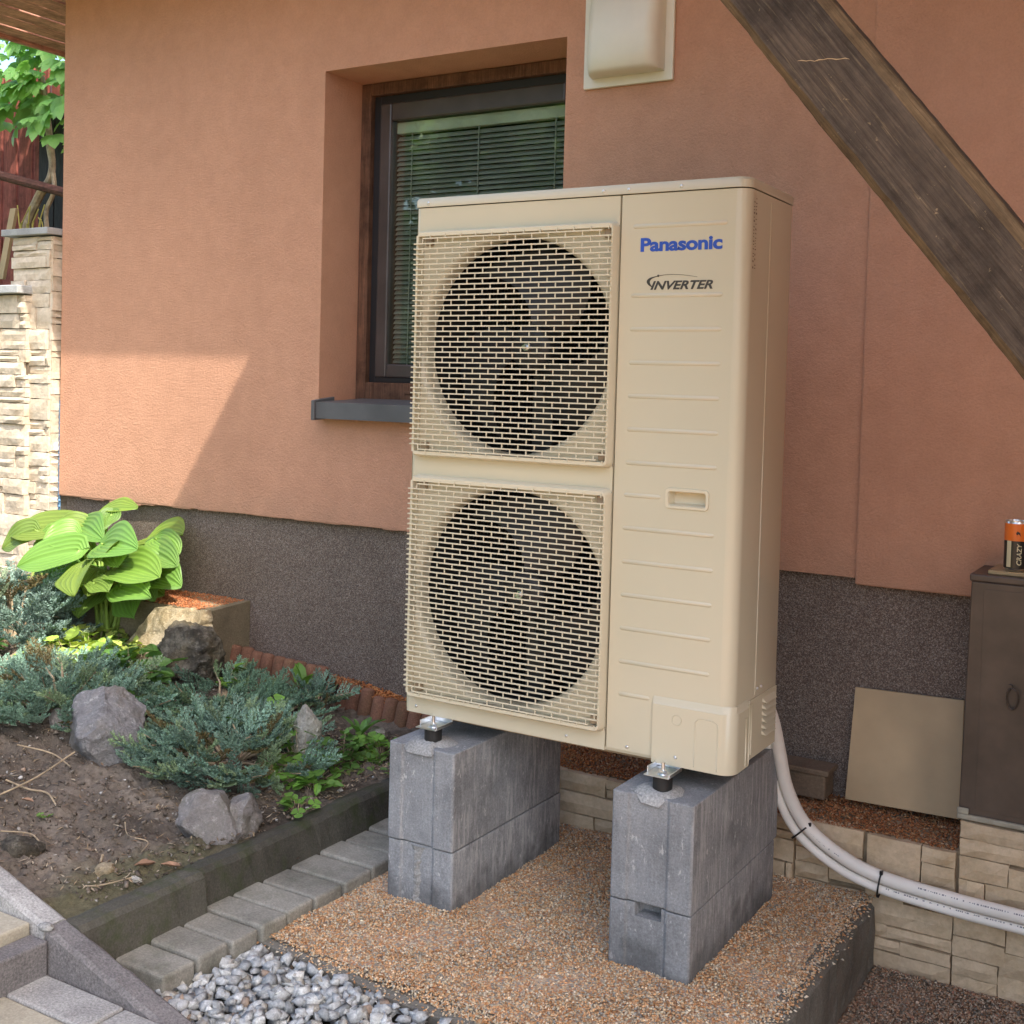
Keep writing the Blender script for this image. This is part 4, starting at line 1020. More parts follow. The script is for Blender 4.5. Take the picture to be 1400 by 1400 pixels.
b = MB(); b.box(1.272, 2.0, .634, .6445, -.2035, -.190); b.box(1.272, 1.300, .632, .640, -.1895, -.174); b.obj('base_strip', CABE, CB, bevel=.003)
pts = [(1.392+.013*math.cos(a), .631-.004*math.sin(a), .122+.028*math.sin(a)*(1 if math.sin(a) < 0 else .9)) for a in np.linspace(math.pi*.62, math.pi*2.55, 30)]
MB().tube(pts, .0024, 8).obj('ring_handle', CABM, dr, smooth=True)
b = MB(); b.cyl((1.386, .634, .150), .005, 1, .006, 10); b.obj('ring_pivot', CABM, dr)
t = MB().box(1.318, 1.62, .665, .80, .4212, .431).obj('wood_board', BOARDM, bevel=.002)
tag(t, 'thin pale wooden board lying on top of the metal cabinet', 'board')
CC = (1.377, .69)
cn = thing('drink_can', (CC[0], CC[1], .4312), 'orange and black drink can standing on the pale board', 'can')
def lathe(name, prof, mat, par, c, n=32, ang=40):
    V = []; F = []
    for r_, z in prof:
        for k in range(n): V.append((c[0]+r_*math.cos(2*math.pi*k/n), c[1]+r_*math.sin(2*math.pi*k/n), z))
    for j in range(len(prof)-1):
        for k in range(n): F.append((j*n+k, j*n+(k+1) % n, (j+1)*n+(k+1) % n, (j+1)*n+k))
    F += [tuple(range(n-1, -1, -1)), tuple((len(prof)-1)*n+k for k in range(n))]
    return obj(name, V, F, mat, par, smooth=True, ang=ang)
zb = .4313
lathe('can_base', [(.020, zb), (.0255, zb+.004), (.0275, zb+.009)], CANS, cn, CC)
lathe('black_label', [(.0275, zb+.0092), (.0275, zb+.078)], CANB, cn, CC)
lathe('orange_label', [(.0275, zb+.0782), (.0275, zb+.121)], CANO, cn, CC)
lathe('can_top', [(.0272, zb+.1212), (.0255, zb+.126), (.0258, zb+.128), (.0235, zb+.128), (.023, zb+.1255)], CANS, cn, CC)
def wrap(V_, c, r, a0, zc):
    """bend flat lettering (x along the can's height, z round it) on to the can"""
    out = []
    for x, y, z in V_:
        a = a0-z/r; out.append((c[0]+r*math.cos(a), c[1]+r*math.sin(a), zc+x))
    return out
# the camera sees the can from the front right
V, F = text('t', 'CRAZY', CANG, cn, 0, .055, 0, .012, 0, .2, .02)
obj('lettering', wrap(V, CC, .0279, math.radians(-52), zb+.018), F, CANG, cn)
V = []; F = []
for k in range(7):
    a = math.radians(-128+k*4)
    for z in (zb+.012, zb+.078): V.append((CC[0]+.0278*math.cos(a), CC[1]+.0278*math.sin(a), z))
for k in range(6): F.append((2*k, 2*k+2, 2*k+3, 2*k+1))
obj('side_stripe', V, F, CANG, cn)
V = [(0, 0, 0), (.010, 0, .003), (.013, 0, .009), (.008, 0, .012), (.003, 0, .010), (.006, 0, .006)]
obj('emblem', wrap(V, CC, .0279, math.radians(-58), zb+.090), [(0, 1, 5), (1, 2, 3, 5), (3, 4, 5)], CANB, cn)

# ------------------------------------------------------------------ gravels
CH = chip(9, 14); CHL = chip(7, 8); CHA = chip(9, 20)
RED = [(.63, .37, .19), (.54, .28, .125), (.67, .47, .28), (.50, .44, .34), (.31, .29, .25), (.61, .51, .36), (.75, .63, .47)]
def grains(name, n, fx, zf, size, table, wts, mat=GRAINM, kind='stuff', parent=None, flat=.75):
    P = fx(n); P = np.column_stack([P, zf(P[:, 0], P[:, 1])]); n = len(P)
    s = size*(.65+.7*rng.random(n))
    o = scatter(name, P, s, pickcol(n, table, wts), mat, CHL, flat, parent); o['kind'] = kind; return o
def rectpts(x0, x1, y0, y1): return lambda n: np.column_stack([rng.uniform(x0, x1, n), rng.uniform(y0, y1, n)])
def plat(n):
    P = rectpts(-.07, 1.052, -.50, .63)(n); k_ = n//40; P[:k_, 0] = rng.normal(1.055, .014, k_); yl = np.interp(P[:, 0], [-.07, .34, 1.05], [-.434, -.468, -.50]); return P[P[:, 1] > yl]
def bumpy(z, a=.004):
    return lambda x, y: z+a*np.sin(x*17+3*np.sin(y*9))*np.cos(y*13)+rng.uniform(-.003, .0025, len(x))
grains('platform_gravel', 72000, plat, bumpy(-.4515), .0040, RED, [5, 3, 4, 2.2, 1.3, 3, 2])
grains('platform_gravel', 700, lambda n: np.column_stack([np.interp(np.linspace(0, 1, n), [0, 1], [-.07, 1.03])+rng.normal(0, .02, n), np.interp(np.linspace(0, 1, n), [0, .37, 1], [-.44, -.475, -.50])+rng.normal(0, .012, n)]), bumpy(-.457, 0), .0045, RED, [5, 3, 4, 2, 1, 3, 2])
DUST = [(.42, .26, .16), (.35, .22, .14), (.44, .34, .25), (.31, .26, .20), (.20, .18, .15), (.52, .43, .33), (.38, .19, .13)]
o = sheet('lower_gravel_bed', 1.07, 4.5, -3.0, .645, -.632, GRIT_D)
grains('lower_gravel', 38000, rectpts(1.09, 1.85, -.62, .615), bumpy(-.627, .005), .0042, DUST, [4, 3, 4, 3, 2, 2, 1])
grains('ledge_gravel', 9000, rectpts(.2, 1.272, .64, .872), bumpy(-.287), .0043, [(.40, .16, .06), (.32, .12, .05), (.45, .24, .11), (.26, .14, .08), (.5, .33, .2)], [4, 4, 3, 2, 1])
grains('ledge_gravel', 3500, rectpts(-.2, .2, .64, .872), bumpy(-.287), .0043, [(.46, .18, .06), (.38, .14, .05), (.5, .26, .11), (.3, .15, .08)], [4, 4, 3, 2])
# coarse crushed stone
def crush(n):
    P = rectpts(-.085, 1.0, -1.05, -.44)(n); yl = np.interp(P[:, 0], [-.085, .34, 1.0], [-.462, -.50, -.54]); return P[(P[:, 1] < yl) & ((P[:, 1] > -.822) | (P[:, 0] > .64))]
P = crush(2600); n = len(P); zz = -.488+.014*rng.random(n)
big = (.015+.010*rng.random(n))
scatter('crushed_stone', np.column_stack([P, zz]), big, pickcol(n, [(.42, .44, .45), (.49, .51, .515), (.34, .365, .38), (.45, .43, .39), (.58, .595, .58), (.33, .26, .21)], [5, 4, 3, 2, 1.5, .5]), GRITM, CHA, .75)['kind'] = 'stuff'
P = crush(1500); n = len(P)
scatter('crushed_stone', np.column_stack([P, -.468+.012*rng.random(n)]), .014+.012*rng.random(n), pickcol(n, [(.43, .45, .46), (.50, .52, .525), (.35, .375, .39), (.46, .44, .39), (.60, .615, .60), (.36, .28, .22)], [5, 4, 3, 2, 1.6, .3]), GRITM, CHA, .75)['kind'] = 'stuff'
# crumbs, pebbles and litter on the soil
def bed(n, x0=-2.2, x1=-.31, y0=-.74, y1=.6):
    return rectpts(x0, x1, y0, y1)(n)
def sz_(x, y): return np.array([soil_z(a, c)+.010*fbm(a, c, 1, 7, 3)+.017*fbm(a, c, 4, 26, 5) for a, c in zip(x, y)])
P = bed(13000); z = sz_(P[:, 0], P[:, 1])
scatter('soil_crumbs', np.column_stack([P, z+.001]), .0018+.0085*rng.random(len(P))**3, pickcol(len(P), [(.15, .125, .10), (.18, .15, .12), (.115, .095, .076), (.24, .205, .17)], [4, 3, 3, .8]), CRUMBM, CHL, .8)['kind'] = 'stuff'
P = bed(1000); z = sz_(P[:, 0], P[:, 1])
scatter('soil_pebbles', np.column_stack([P, z+.002]), .003+.008*rng.random(len(P))**2, pickcol(len(P), [(.36, .34, .31), (.28, .25, .21), (.5, .49, .47), (.30, .22, .16)], [3, 3, 1.5, 1]), GRITM, CH, .7)['kind'] = 'stuff'
# little dry bits: thin flakes and stalks
V = []; F = []; C_ = []
for i in range(3000):
    x, y = bed(1)[0]
    if i % 3 == 0: x, y = rng.uniform(-.75, -.31), rng.uniform(-.3, .68)
    z = float(sz_([x], [y])[0])+.004; a = rng.uniform(0, math.pi); L = rng.uniform(.004, .018); w_ = rng.uniform(.0008, .003); dz = rng.uniform(-.002, .005)
    dx, dy = math.cos(a)*L, math.sin(a)*L; n0 = len(V)
    V += [(x-dx, y-dy, z), (x-dy*w_/L, y+dx*w_/L, z+.001), (x+dx, y+dy, z+dz), (x+dy*w_/L, y-dx*w_/L, z+.0015)]; F.append((n0, n0+1, n0+2, n0+3))
    c = random.choice([(.34, .26, .16), (.25, .18, .11), (.42, .35, .25), (.20, .13, .08)]); C_ += [c]*4
obj('dry_litter', V, F, attr_mat('dry_litter_bits', .9, .1), tint=np.array(C_))['kind'] = 'stuff'

# ------------------------------------------------------------------ rocks in the bed
def rock(lab, c, r, mat, seed, sub=4, rot=(0, 0, 0), cuts=6, amp=.18, fine=.035, name='rock', group=None, z0=None):
    V, F = ico(sub); R = Matrix.Rotation(rot[2], 3, 'Z') @ Matrix.Rotation(rot[1], 3, 'Y') @ Matrix.Rotation(rot[0], 3, 'X'); rr = random.Random(seed); out = []
    pl = []
    for _ in range(cuts):
        d = Vector((rr.gauss(0, 1), rr.gauss(0, 1), rr.gauss(0, .8))).normalized(); pl.append((d, rr.uniform(.58, .86)))
    for v in V:
        p = Vector(v)
        for d, h in pl:
            e = p.dot(d)-h
            if e > 0: p -= d*e*.9
        n1 = noise.fractal(p*1.6+Vector((seed, 0, 0)), .7, 2.1, 4); n2 = noise.fractal(p*6+Vector((0, seed, 0)), .6, 2.1, 4)
        rg = 1-abs(noise.noise(p*3.1+Vector((seed*2, 1, 0))))*2
        p *= 1+amp*n1+fine*n2+fine*1.2*max(0, rg-.4)
        q = R @ Vector((p.x*r[0], p.y*r[1], p.z*r[2])); out.append((c[0]+q.x, c[1]+q.y, c[2]+q.z))
    o = obj(name, out, F, mat, smooth=True, ang=32, loc=c); tag(o, lab, 'rock', group); return o
rock('big grey boulder with a slanting top standing in the bed by bare soil', (-1.03, -.11, -.212), (.132, .140, .150), ROCKG, 31, 5, (.25, .55, .35), 16, .10, fine=.030)
rock('rounded grey-pink boulder lying beside the mossy bed kerb', (-.418, -.285, -.298), (.102, .085, .082), ROCKP, 12, 5, (0, .1, .3), 10, .08, fine=.022)
rock('small dark mossy rock pressed against the rounded boulder', (-.375, -.20, -.30), (.055, .075, .065), ROCKP, 5, 4, (0, 0, .4), 6, .2)
rock('pale upright rock with clover in front of it', (-.585, .30, -.24), (.058, .055, .095), ROCKW, 44, 5, (.15, .12, .2), 7, .17)
rock('dark craggy rock beside the first clay edging rolls', (-1.30, .50, -.135), (.135, .12, .115), ROCKD, 23, 5, (.1, .15, .4), 8, .16, fine=.07)
rock('flat pale stone in the sun at the left edge under the juniper', (-1.74, .17, -.150), (.10, .06, .035), ROCKY, 8, 4, (0, 0, .3), 5, .2)
rock('blackish stone next to the flat pale stone', (-1.60, .20, -.150), (.055, .05, .045), ROCKD, 18, 4, (0, 0, 0), 6, .2)
rock('small grey lump at the foot of the clay edging near the left block', (-.545, .60, -.302), (.034, .03, .030), ROCKW, 61, 3, (0, 0, .3), 5, .25)
rock('dark little rock at the left frame edge beside the granite edging', (-.665, -.66, -.300), (.055, .045, .035), ROCKD, 71, 3, (0, 0, .3), 6, .2)
rock('yellowish clod in the bare soil near the kerb corner', (-.430, -.61, -.318), (.026, .026, .016), ROCKY, 77, 3, (0, 0, .3), 5, .25)
rock('white flat pebble on the soil beside the near kerb', (-.335, -.60, -.322), (.018, .009, .008), ROCKW, 78, 3, (0, 0, .2), 5, .2)
rock('brown stone half hidden in the left juniper', (-1.23, -.10, -.215), (.035, .03, .05), ROCKP, 79, 3, (.2, 0, .2), 5, .2)

# ------------------------------------------------------------------ clay edging rolls along the wall
def rolls(lab, start, stepx, n, tops, y, par_lab, seed):
    r = random.Random(seed)
    t = thing('clay_edging', (start+stepx*n/2, y, -.30), lab, 'garden edging', 'terracotta roll edging along the wall'); me_ = None
    for i in range(n):
        zt = tops(i); L = .165; rd = stepx*.49
        prof = [(rd*.55, 0), (rd*.9, -.004), (rd, -.012), (rd, -L)]
        V = []; F = []; m_ = 18
        for r_, z in prof:
            for k in range(m_): V.append((r_*math.cos(2*math.pi*k/m_), r_*math.sin(2*math.pi*k/m_)*.9, z))
        for j in range(3):
            for k in range(m_): F.append((j*m_+k, (j+1)*m_+k, (j+1)*m_+(k+1) % m_, j*m_+(k+1) % m_))
        F.append(tuple(range(m_)))
        c = (start+stepx*(i+.5)+r.uniform(-.002, .002), y+.02+r.uniform(-.004, .004), zt+r.uniform(-.003, .003))
        if me_ is None:
            o = obj('roll', V, F, TERRA, t, smooth=True, ang=50, loc=(0, 0, 0)); me_ = o.data; o.location = np.array(c)-org(t)
        else: o = link('roll', me_, t, c)
        o.rotation_euler = (r.uniform(-.30, -.22), r.uniform(-.02, .06), r.uniform(0, 6))
        o.rotation_euler = (r.uniform(-.30, -.20), r.uniform(.0, .08), 0)
rolls('higher row of brown clay edging rolls beside the dark craggy rock', -1.435, .0525, 10, lambda i: -.142-.0028*i, .775, '', 1)
rolls('lower row of brown clay edging rolls stepping down behind the left block', -.865, .0525, 13, lambda i: -.212-.022*(i//3), .775, '', 2)
o = MB().box(-1.40, -.24, .80, .873, -.60, -.285).obj('edging_backfill', KERB_C); o['kind'] = 'structure'
grains('edging_gravel', 3600, lambda n: np.column_stack([rng.uniform(-.80, -.24, n), rng.uniform(.785, .872, n)]), lambda x, y: -.222-.10*(x+.80)/.56*.75+rng.uniform(-.012, .004, len(x)), .0045, [(.55, .21, .07), (.44, .15, .05), (.60, .30, .12), (.35, .17, .08)], [5, 4, 3, 1])
grains('edging_gravel', 2400, lambda n: np.column_stack([rng.uniform(-1.40, -.80, n), rng.uniform(.80, .872, n)]), lambda x, y: -.20-.03*(x+1.4)+rng.uniform(-.012, .004, len(x)), .0045, [(.40, .16, .06), (.32, .12, .05), (.42, .22, .10), (.3, .17, .1)], [5, 4, 3, 1])

# ------------------------------------------------------------------ stone edged gravel box at the left of the wall
bx = thing('stone_planter', (-1.75, .75, -.3), 'low stone box filled with red gravel against the plinth', 'planter')
MB().add([(-2.40, .612, -.34), (-1.345, .622, -.34), (-1.372, .872, -.34), (-2.40, .872, -.34), (-2.40, .612, .010), (-1.335, .622, .010), (-1.372, .872, .012), (-2.40, .872, .012)],
         [(0, 3, 2, 1), (4, 5, 6, 7), (0, 1, 5, 4), (1, 2, 6, 5), (2, 3, 7, 6), (3, 0, 4, 7)]).obj('mortar_core', m_concrete('aged_mortar', (.20, .165, .11), 0, .5, 0, .2), bx)
grains('planter_gravel', 9000, lambda n: np.column_stack([rng.uniform(-2.35, -1.39, n), rng.uniform(.625, .868, n)]), bumpy(.012, .003), .0042, [(.42, .15, .06), (.35, .12, .05), (.48, .22, .10), (.30, .14, .08)], [5, 4, 3, 1], parent=bx)
V = []; F = []; nu, nv = 26, 18                     # rough slab leaning against the front of the box
for j in range(nv+1):
    for i in range(nu+1):
        u, v_ = i/nu, j/nv
        a = Vector((-1.70, .495, -.20)).lerp(Vector((-1.295, .515, -.20)), u); c = Vector((-1.575, .600, .004)).lerp(Vector((-1.335, .606, .016)), u); p = a.lerp(c, v_)
        d = .016*fbm(p.x*7, p.z*9, 3, 1, 4)+.012*abs(fbm(p.x*19, p.z*13, 7, 1, 4))
        e = .012*fbm(p.z*22, 5 if u < .5 else 11, 0, 1, 3)*(1 if i in (0, nu) else 0); V.append((p.x+e, p.y-d-.012, p.z+(.008*fbm(p.x*25, 2, 0, 1, 3) if j == nv else 0)))
w1 = nu+1
for j in range(nv):
    for i in range(nu): F.append((j*w1+i, j*w1+i+1, (j+1)*w1+i+1, (j+1)*w1+i))
rim = [j*w1+nu for j in range(nv+1)]+[nv*w1+i for i in range(nu-1, -1, -1)]+[j*w1 for j in range(nv-1, -1, -1)]; n0 = len(V)
for i in rim: V.append((V[i][0], .63, V[i][2]))
for k in range(len(rim)-1): F.append((rim[k], n0+k, n0+k+1, rim[k+1]))
obj('facing_stone', V, F, ROCKY, bx, smooth=True, ang=45)

# ------------------------------------------------------------------ plants: shared tools
def quadmesh(name, Q, C, mat, parent=None, loc=None):
    Q = np.concatenate(Q).reshape(-1, 3); n = len(Q)//4
    return obj(name, Q, np.arange(n*4).reshape(n, 4), mat, parent, tint=np.repeat(np.concatenate(C), 4, 0), loc=loc)
def spray_template(seed):
    """a juniper spray along +x, unit length: side twigs set with scale needles"""
    r = np.random.default_rng(seed); Q = []
    def needle(p, d, up, L, w_):
        s = np.cross(d, up); s /= np.linalg.norm(s)+1e-9
        Q.append([p, p+d*L*.5+s*w_, p+d*L, p+d*L*.5-s*w_])
    def twig(p, d, L, w_):
        d = d/np.linalg.norm(d); k = int(L/.030)+2
        for i in range(k):
            t = i/k; q = p+d*L*t+np.array([0, 0, .10*L*t*t])
            for s in range(3):
                a = r.uniform(0, 6.28); pr = np.array([math.cos(a), math.sin(a), math.sin(a*2)*.5+.3])
                dd = d*.75+.7*(pr-d*pr.dot(d)); dd /= np.linalg.norm(dd)
                needle(q, dd, r.normal(size=3), r.uniform(.05, .085), w_)
    nb = 15
    for i in range(nb):
        t = .12+.88*i/nb; base = np.array([t, .04*math.sin(t*5), .18*t*t])
        side = 1 if i % 2 else -1; ang = .75*side+r.normal()*.15
        d = np.array([math.cos(ang), math.sin(ang), r.uniform(.1, .5)]); twig(base, d, .34*(1-t)+.13, .015)
    twig(np.array([.75, .02, .10]), np.array([1, 0, .3]), .3, .015)
    return np.array(Q)
SPR = [spray_template(s) for s in range(5)]
def juniper(lab, n, c, rad, L, hue, seed, zfun=None, gr='creeping junipers in the bed', top=0, bare=None):
    r = np.random.default_rng(seed); Q = []; C = []; stems = MB()
    t = thing('juniper', (c[0], c[1], float(soil_z(c[0], c[1]))), lab, 'shrub', gr)
    for i in range(n):
        a = r.uniform(0, 2*math.pi); u = r.random()**.5; x = c[0]+rad[0]*u*math.cos(a); y = c[1]+rad[1]*u*math.sin(a)
        if bare is not None and bare(x, y): continue
        mound = top*(1-u*u); z = float(soil_z(x, y))+r.uniform(.005, .045)+mound*r.uniform(.3, 1)
        yaw = a+r.normal()*.7; pit = r.uniform(-.05, .75)*(1 if u < .7 else .5); rol = r.normal()*.5; l = L*r.uniform(.6, 1.15)
        M_ = np.array((Matrix.Rotation(yaw, 3, 'Z') @ Matrix.Rotation(-pit, 3, 'Y') @ Matrix.Rotation(rol, 3, 'X')))
        q = SPR[r.integers(0, 5)].reshape(-1, 3)*l @ M_.T+np.array([x, y, z]); Q.append(q)
        k = len(q)//4; h = np.array(hue)*(1+.22*r.normal())
        if r.random() < .06: h = np.array([.16, .13, .06])
        elif r.random() < .18: h = h*np.array([1.15, 1.0, .75])
        C.append(np.clip(h*(1+.22*r.normal(size=(k, 1))), .01, .6))
        if i % 5 == 0:
            e = np.array([1, 0, .12])*l*.9 @ M_.T+np.array([x, y, z]); stems.tube([(c[0]+(x-c[0])*.3, c[1]+(y-c[1])*.3, float(soil_z(c[0], c[1]))+.01), (x, y, z), tuple(e)], [.005, .004, .0015], 5)
    quadmesh('foliage', Q, C, JUNI, t); stems.obj('branches', TWIG, t); return t
BG = (.195, .305, .235); BG2 = (.155, .26, .175)
def clear(x, y):   # keep the boulders' faces free
    return (x+.985)**2/.0225+(y+.16)**2/.02 < 1 or (x+.42)**2/.016+(y+.33)**2/.012 < 1 or (x+.58)**2/.005+(y-.22)**2/.012 < 1
juniper('blue-green creeping juniper sprawling between the two boulders and the pale rock', 270, (-.72, .12), (.25, .25), .125, BG, 1, top=.05, bare=clear)
juniper('darker creeping juniper behind the big grey boulder, below the clay edging', 240, (-1.06, .40), (.32, .22), .11, BG2, 2, top=.015, bare=lambda x, y: clear(x, y) or ((x+1.30)**2/.03+(y-.42)**2/.03 < 1) or y > .60)
juniper('blue juniper at the left edge in front of the big grey boulder', 270, (-1.36, .0), (.26, .24), .13, BG, 3, top=.05, bare=lambda x, y: clear(x, y) or (x > -1.12 and y < -.02) or ((x+1.70)**2/.02+(y-.12)**2/.01 < 1))
juniper('sunlit mounded juniper at the left edge beside the hosta', 170, (-2.02, .30), (.20, .17), .15, (.20, .29, .25), 4, top=.24)
juniper('small juniper sprig draped over the clay edging behind the pale rock', 34, (-.88, .68), (.08, .05), .11, BG, 5, top=.03)

# broad leaved weeds
def leaf_quads(kind, L, w_, r):
    """flat leaf along +x as quads [n,4,3], slightly cupped"""
    Q = []
    if kind == 'clover':
        for a in (-2.1, 0, 2.1):
            d = np.array([math.cos(a), math.sin(a), 0]); s = np.array([-d[1], d[0], 0]); o = np.array([.5*L, 0, 0])
            Q += [[o, o+d*L*.35+s*w_*.5+[0, 0, .1*L], o+d*L*.62, o+d*L*.38-s*w_*.5+[0, 0, .1*L]], [o+d*L*.35+s*w_*.5+[0, 0, .1*L], o+d*L*.66+s*w_*.42+[0, 0, .05*L], o+d*L*.72, o+d*L*.62], [o+d*L*.62, o+d*L*.72, o+d*L*.66-s*w_*.42+[0, 0, .05*L], o+d*L*.38-s*w_*.5+[0, 0, .1*L]]]
    elif kind == 'long':
        pr = [(0, .08), (.2, .22), (.4, .38), (.6, .5), (.8, .45), (.93, .25), (1, .03)]
        for (a, b1), (c, d1) in zip(pr, pr[1:]):
            h = lambda t: .35*L*t-.45*L*t*t
            for s in (-1, 1): Q.append([np.array([a*L, 0, h(a)]), np.array([c*L, 0, h(c)]), np.array([c*L, s*d1*w_, h(c)+.12*w_]), np.array([a*L, s*b1*w_, h(a)+.12*w_])])
    else:
        pr = [(0, .02), (.12, .36), (.3, .5), (.45, .40), (.55, .46), (.72, .30), (.85, .22), (1, .01)]
        for (a, b1), (c, d1) in zip(pr, pr[1:]):
            h = lambda t: .10*L*t-.22*L*t*t
            for s in (-1, 1): Q.append([np.array([a*L, 0, h(a)]), np.array([c*L, 0, h(c)]), np.array([c*L, s*d1*w_, h(c)+.15*w_]), np.array([a*L, s*b1*w_, h(a)+.15*w_])])
    return np.array(Q)
def weed(lab, c, kind, n, rad, h, L, w_, hue, seed, group='weeds in the bed', up=.5):
    r = np.random.default_rng(seed); Q = []; C = []; st = MB()
    z0 = float(soil_z(c[0], c[1])); t = thing('weed', (c[0], c[1], z0), lab, 'weed', group)
    for i in range(n):
        a = r.uniform(0, 6.28); u = r.random()**.5*rad; x, y = c[0]+u*math.cos(a), c[1]+u*math.sin(a)*.9; z = float(soil_z(x, y))+h*r.uniform(.3, 1)*(1-.5*(u/max(rad, .001))**2)
        if kind == 'long': x, y, z = c[0]+.2*u*math.cos(a), c[1]+.2*u*math.sin(a), z0+.01
        M_ = np.array(Matrix.Rotation(a+r.normal()*.5, 3, 'Z') @ Matrix.Rotation(-(up+r.normal()*.25) if kind == 'long' else r.normal()*.3-.05, 3, 'Y') @ Matrix.Rotation(r.normal()*.3, 3, 'X'))
        k_ = L*r.uniform(.7, 1.2)/L; q = leaf_quads(kind, L, w_, r).reshape(-1, 3)*k_ @ M_.T+np.array([x, y, z]); Q.append(q); m_ = len(q)//4
        C.append(np.clip(np.array(hue)*(1+.2*r.normal())*(1+.08*r.normal(size=(m_, 1))), .01, .7))
        if kind != 'long': st.tube([(c[0]+(x-c[0])*.4, c[1]+(y-c[1])*.4, z0-.005), (x, y, z)], [.0012, .0008], 4)
    quadmesh('leaves', Q, C, LEAFM, t)
    if st.V: st.obj('stalks', TWIG, t)
GR = (.13, .26, .045); GR2 = (.10, .21, .05); GRL = (.24, .38, .06)
weed('clover leaves climbing over the pale upright rock', (-.56, .24), 'clover', 30, .085, .13, .034, .030, GR, 11)
weed('clover clump in the dark gap right of the pale rock', (-.50, .36), 'clover', 26, .07, .10, .032, .028, GR2, 12)
weed('low green seedling by the kerb, right of the rounded boulder', (-.335, -.03), 'clover', 14, .045, .035, .028, .025, GR, 13)
weed('bright weed at the front edge of the juniper by the kerb', (-.40, .12), 'broad', 16, .05, .05, .045, .026, GR, 14)
weed('dandelion with long leaves standing up before the clay rolls', (-.585, .56), 'long', 7, .03, .02, .085, .030, GR2, 15, up=.9)
weed('single dock leaf standing in front of the upper clay rolls', (-.965, .70), 'long', 4, .02, .03, .105, .042, GR, 16, up=1.05)
weed('leafy nettle-like weed in front of the dark craggy rock', (-1.38, .30), 'broad', 46, .15, .13, .075, .055, GR2, 17)
weed('small bright leaves growing right of the dark craggy rock', (-1.10, .56), 'broad', 12, .07, .12, .055, .036, GR, 18)
weed('yellow-green ground cover in sun below the hosta', (-1.72, .42), 'clover', 110, .20, .085, .040, .036, (.42, .50, .12), 19)
weed('broad sunlit leaves between the mounded juniper and the craggy rock', (-1.62, .30), 'broad', 40, .16, .11, .075, .055, (.30, .44, .08), 20)
weed('tiny two-leaf seedling alone on the bare soil', (-.78, -.51), 'clover', 4, .012, .014, .020, .018, GR, 21)
weed('low green tufts along the mossy kerb near the left block', (-.40, .38), 'broad', 34, .10, .03, .032, .014, (.12, .19, .05), 22)
weed('round leaves hiding behind the big grey boulder', (-1.16, .09), 'clover', 14, .06, .10, .040, .036, GR2, 23)
weed('sprig with reddish stems climbing the pale stone wall at the left', (-2.45, .70), 'clover', 16, .06, .46, .036, .030, (.22, .30, .07), 24)
weed('leaves poking out at the left edge below the sunlit juniper', (-1.93, .10), 'broad', 14, .05, .10, .07, .04, (.15, .30, .10), 25)
weed('spreading clover between the pale rock and the left concrete block', (-.44, .50), 'clover', 60, .11, .05, .030, .027, GR, 27)
weed('loose clover patch at the front of the pale rock', (-.47, .15), 'clover', 40, .10, .06, .034, .030, GR, 28)
weed('yellowing small leaves on the soil close to the left block', (-.36, .62), 'broad', 40, .09, .035, .036, .016, (.20, .22, .06), 29)
weed('light green weeds threaded through the creeping juniper', (-.80, .30), 'clover', 26, .16, .12, .038, .034, GR, 30)
weed('green sprouts between the left juniper and the big grey boulder', (-1.25, .12), 'broad', 26, .12, .10, .055, .034, GR, 31)
weed('small green leaves beside the stone box', (-1.66, .56), 'broad', 16, .08, .08, .05, .034, GR, 26)

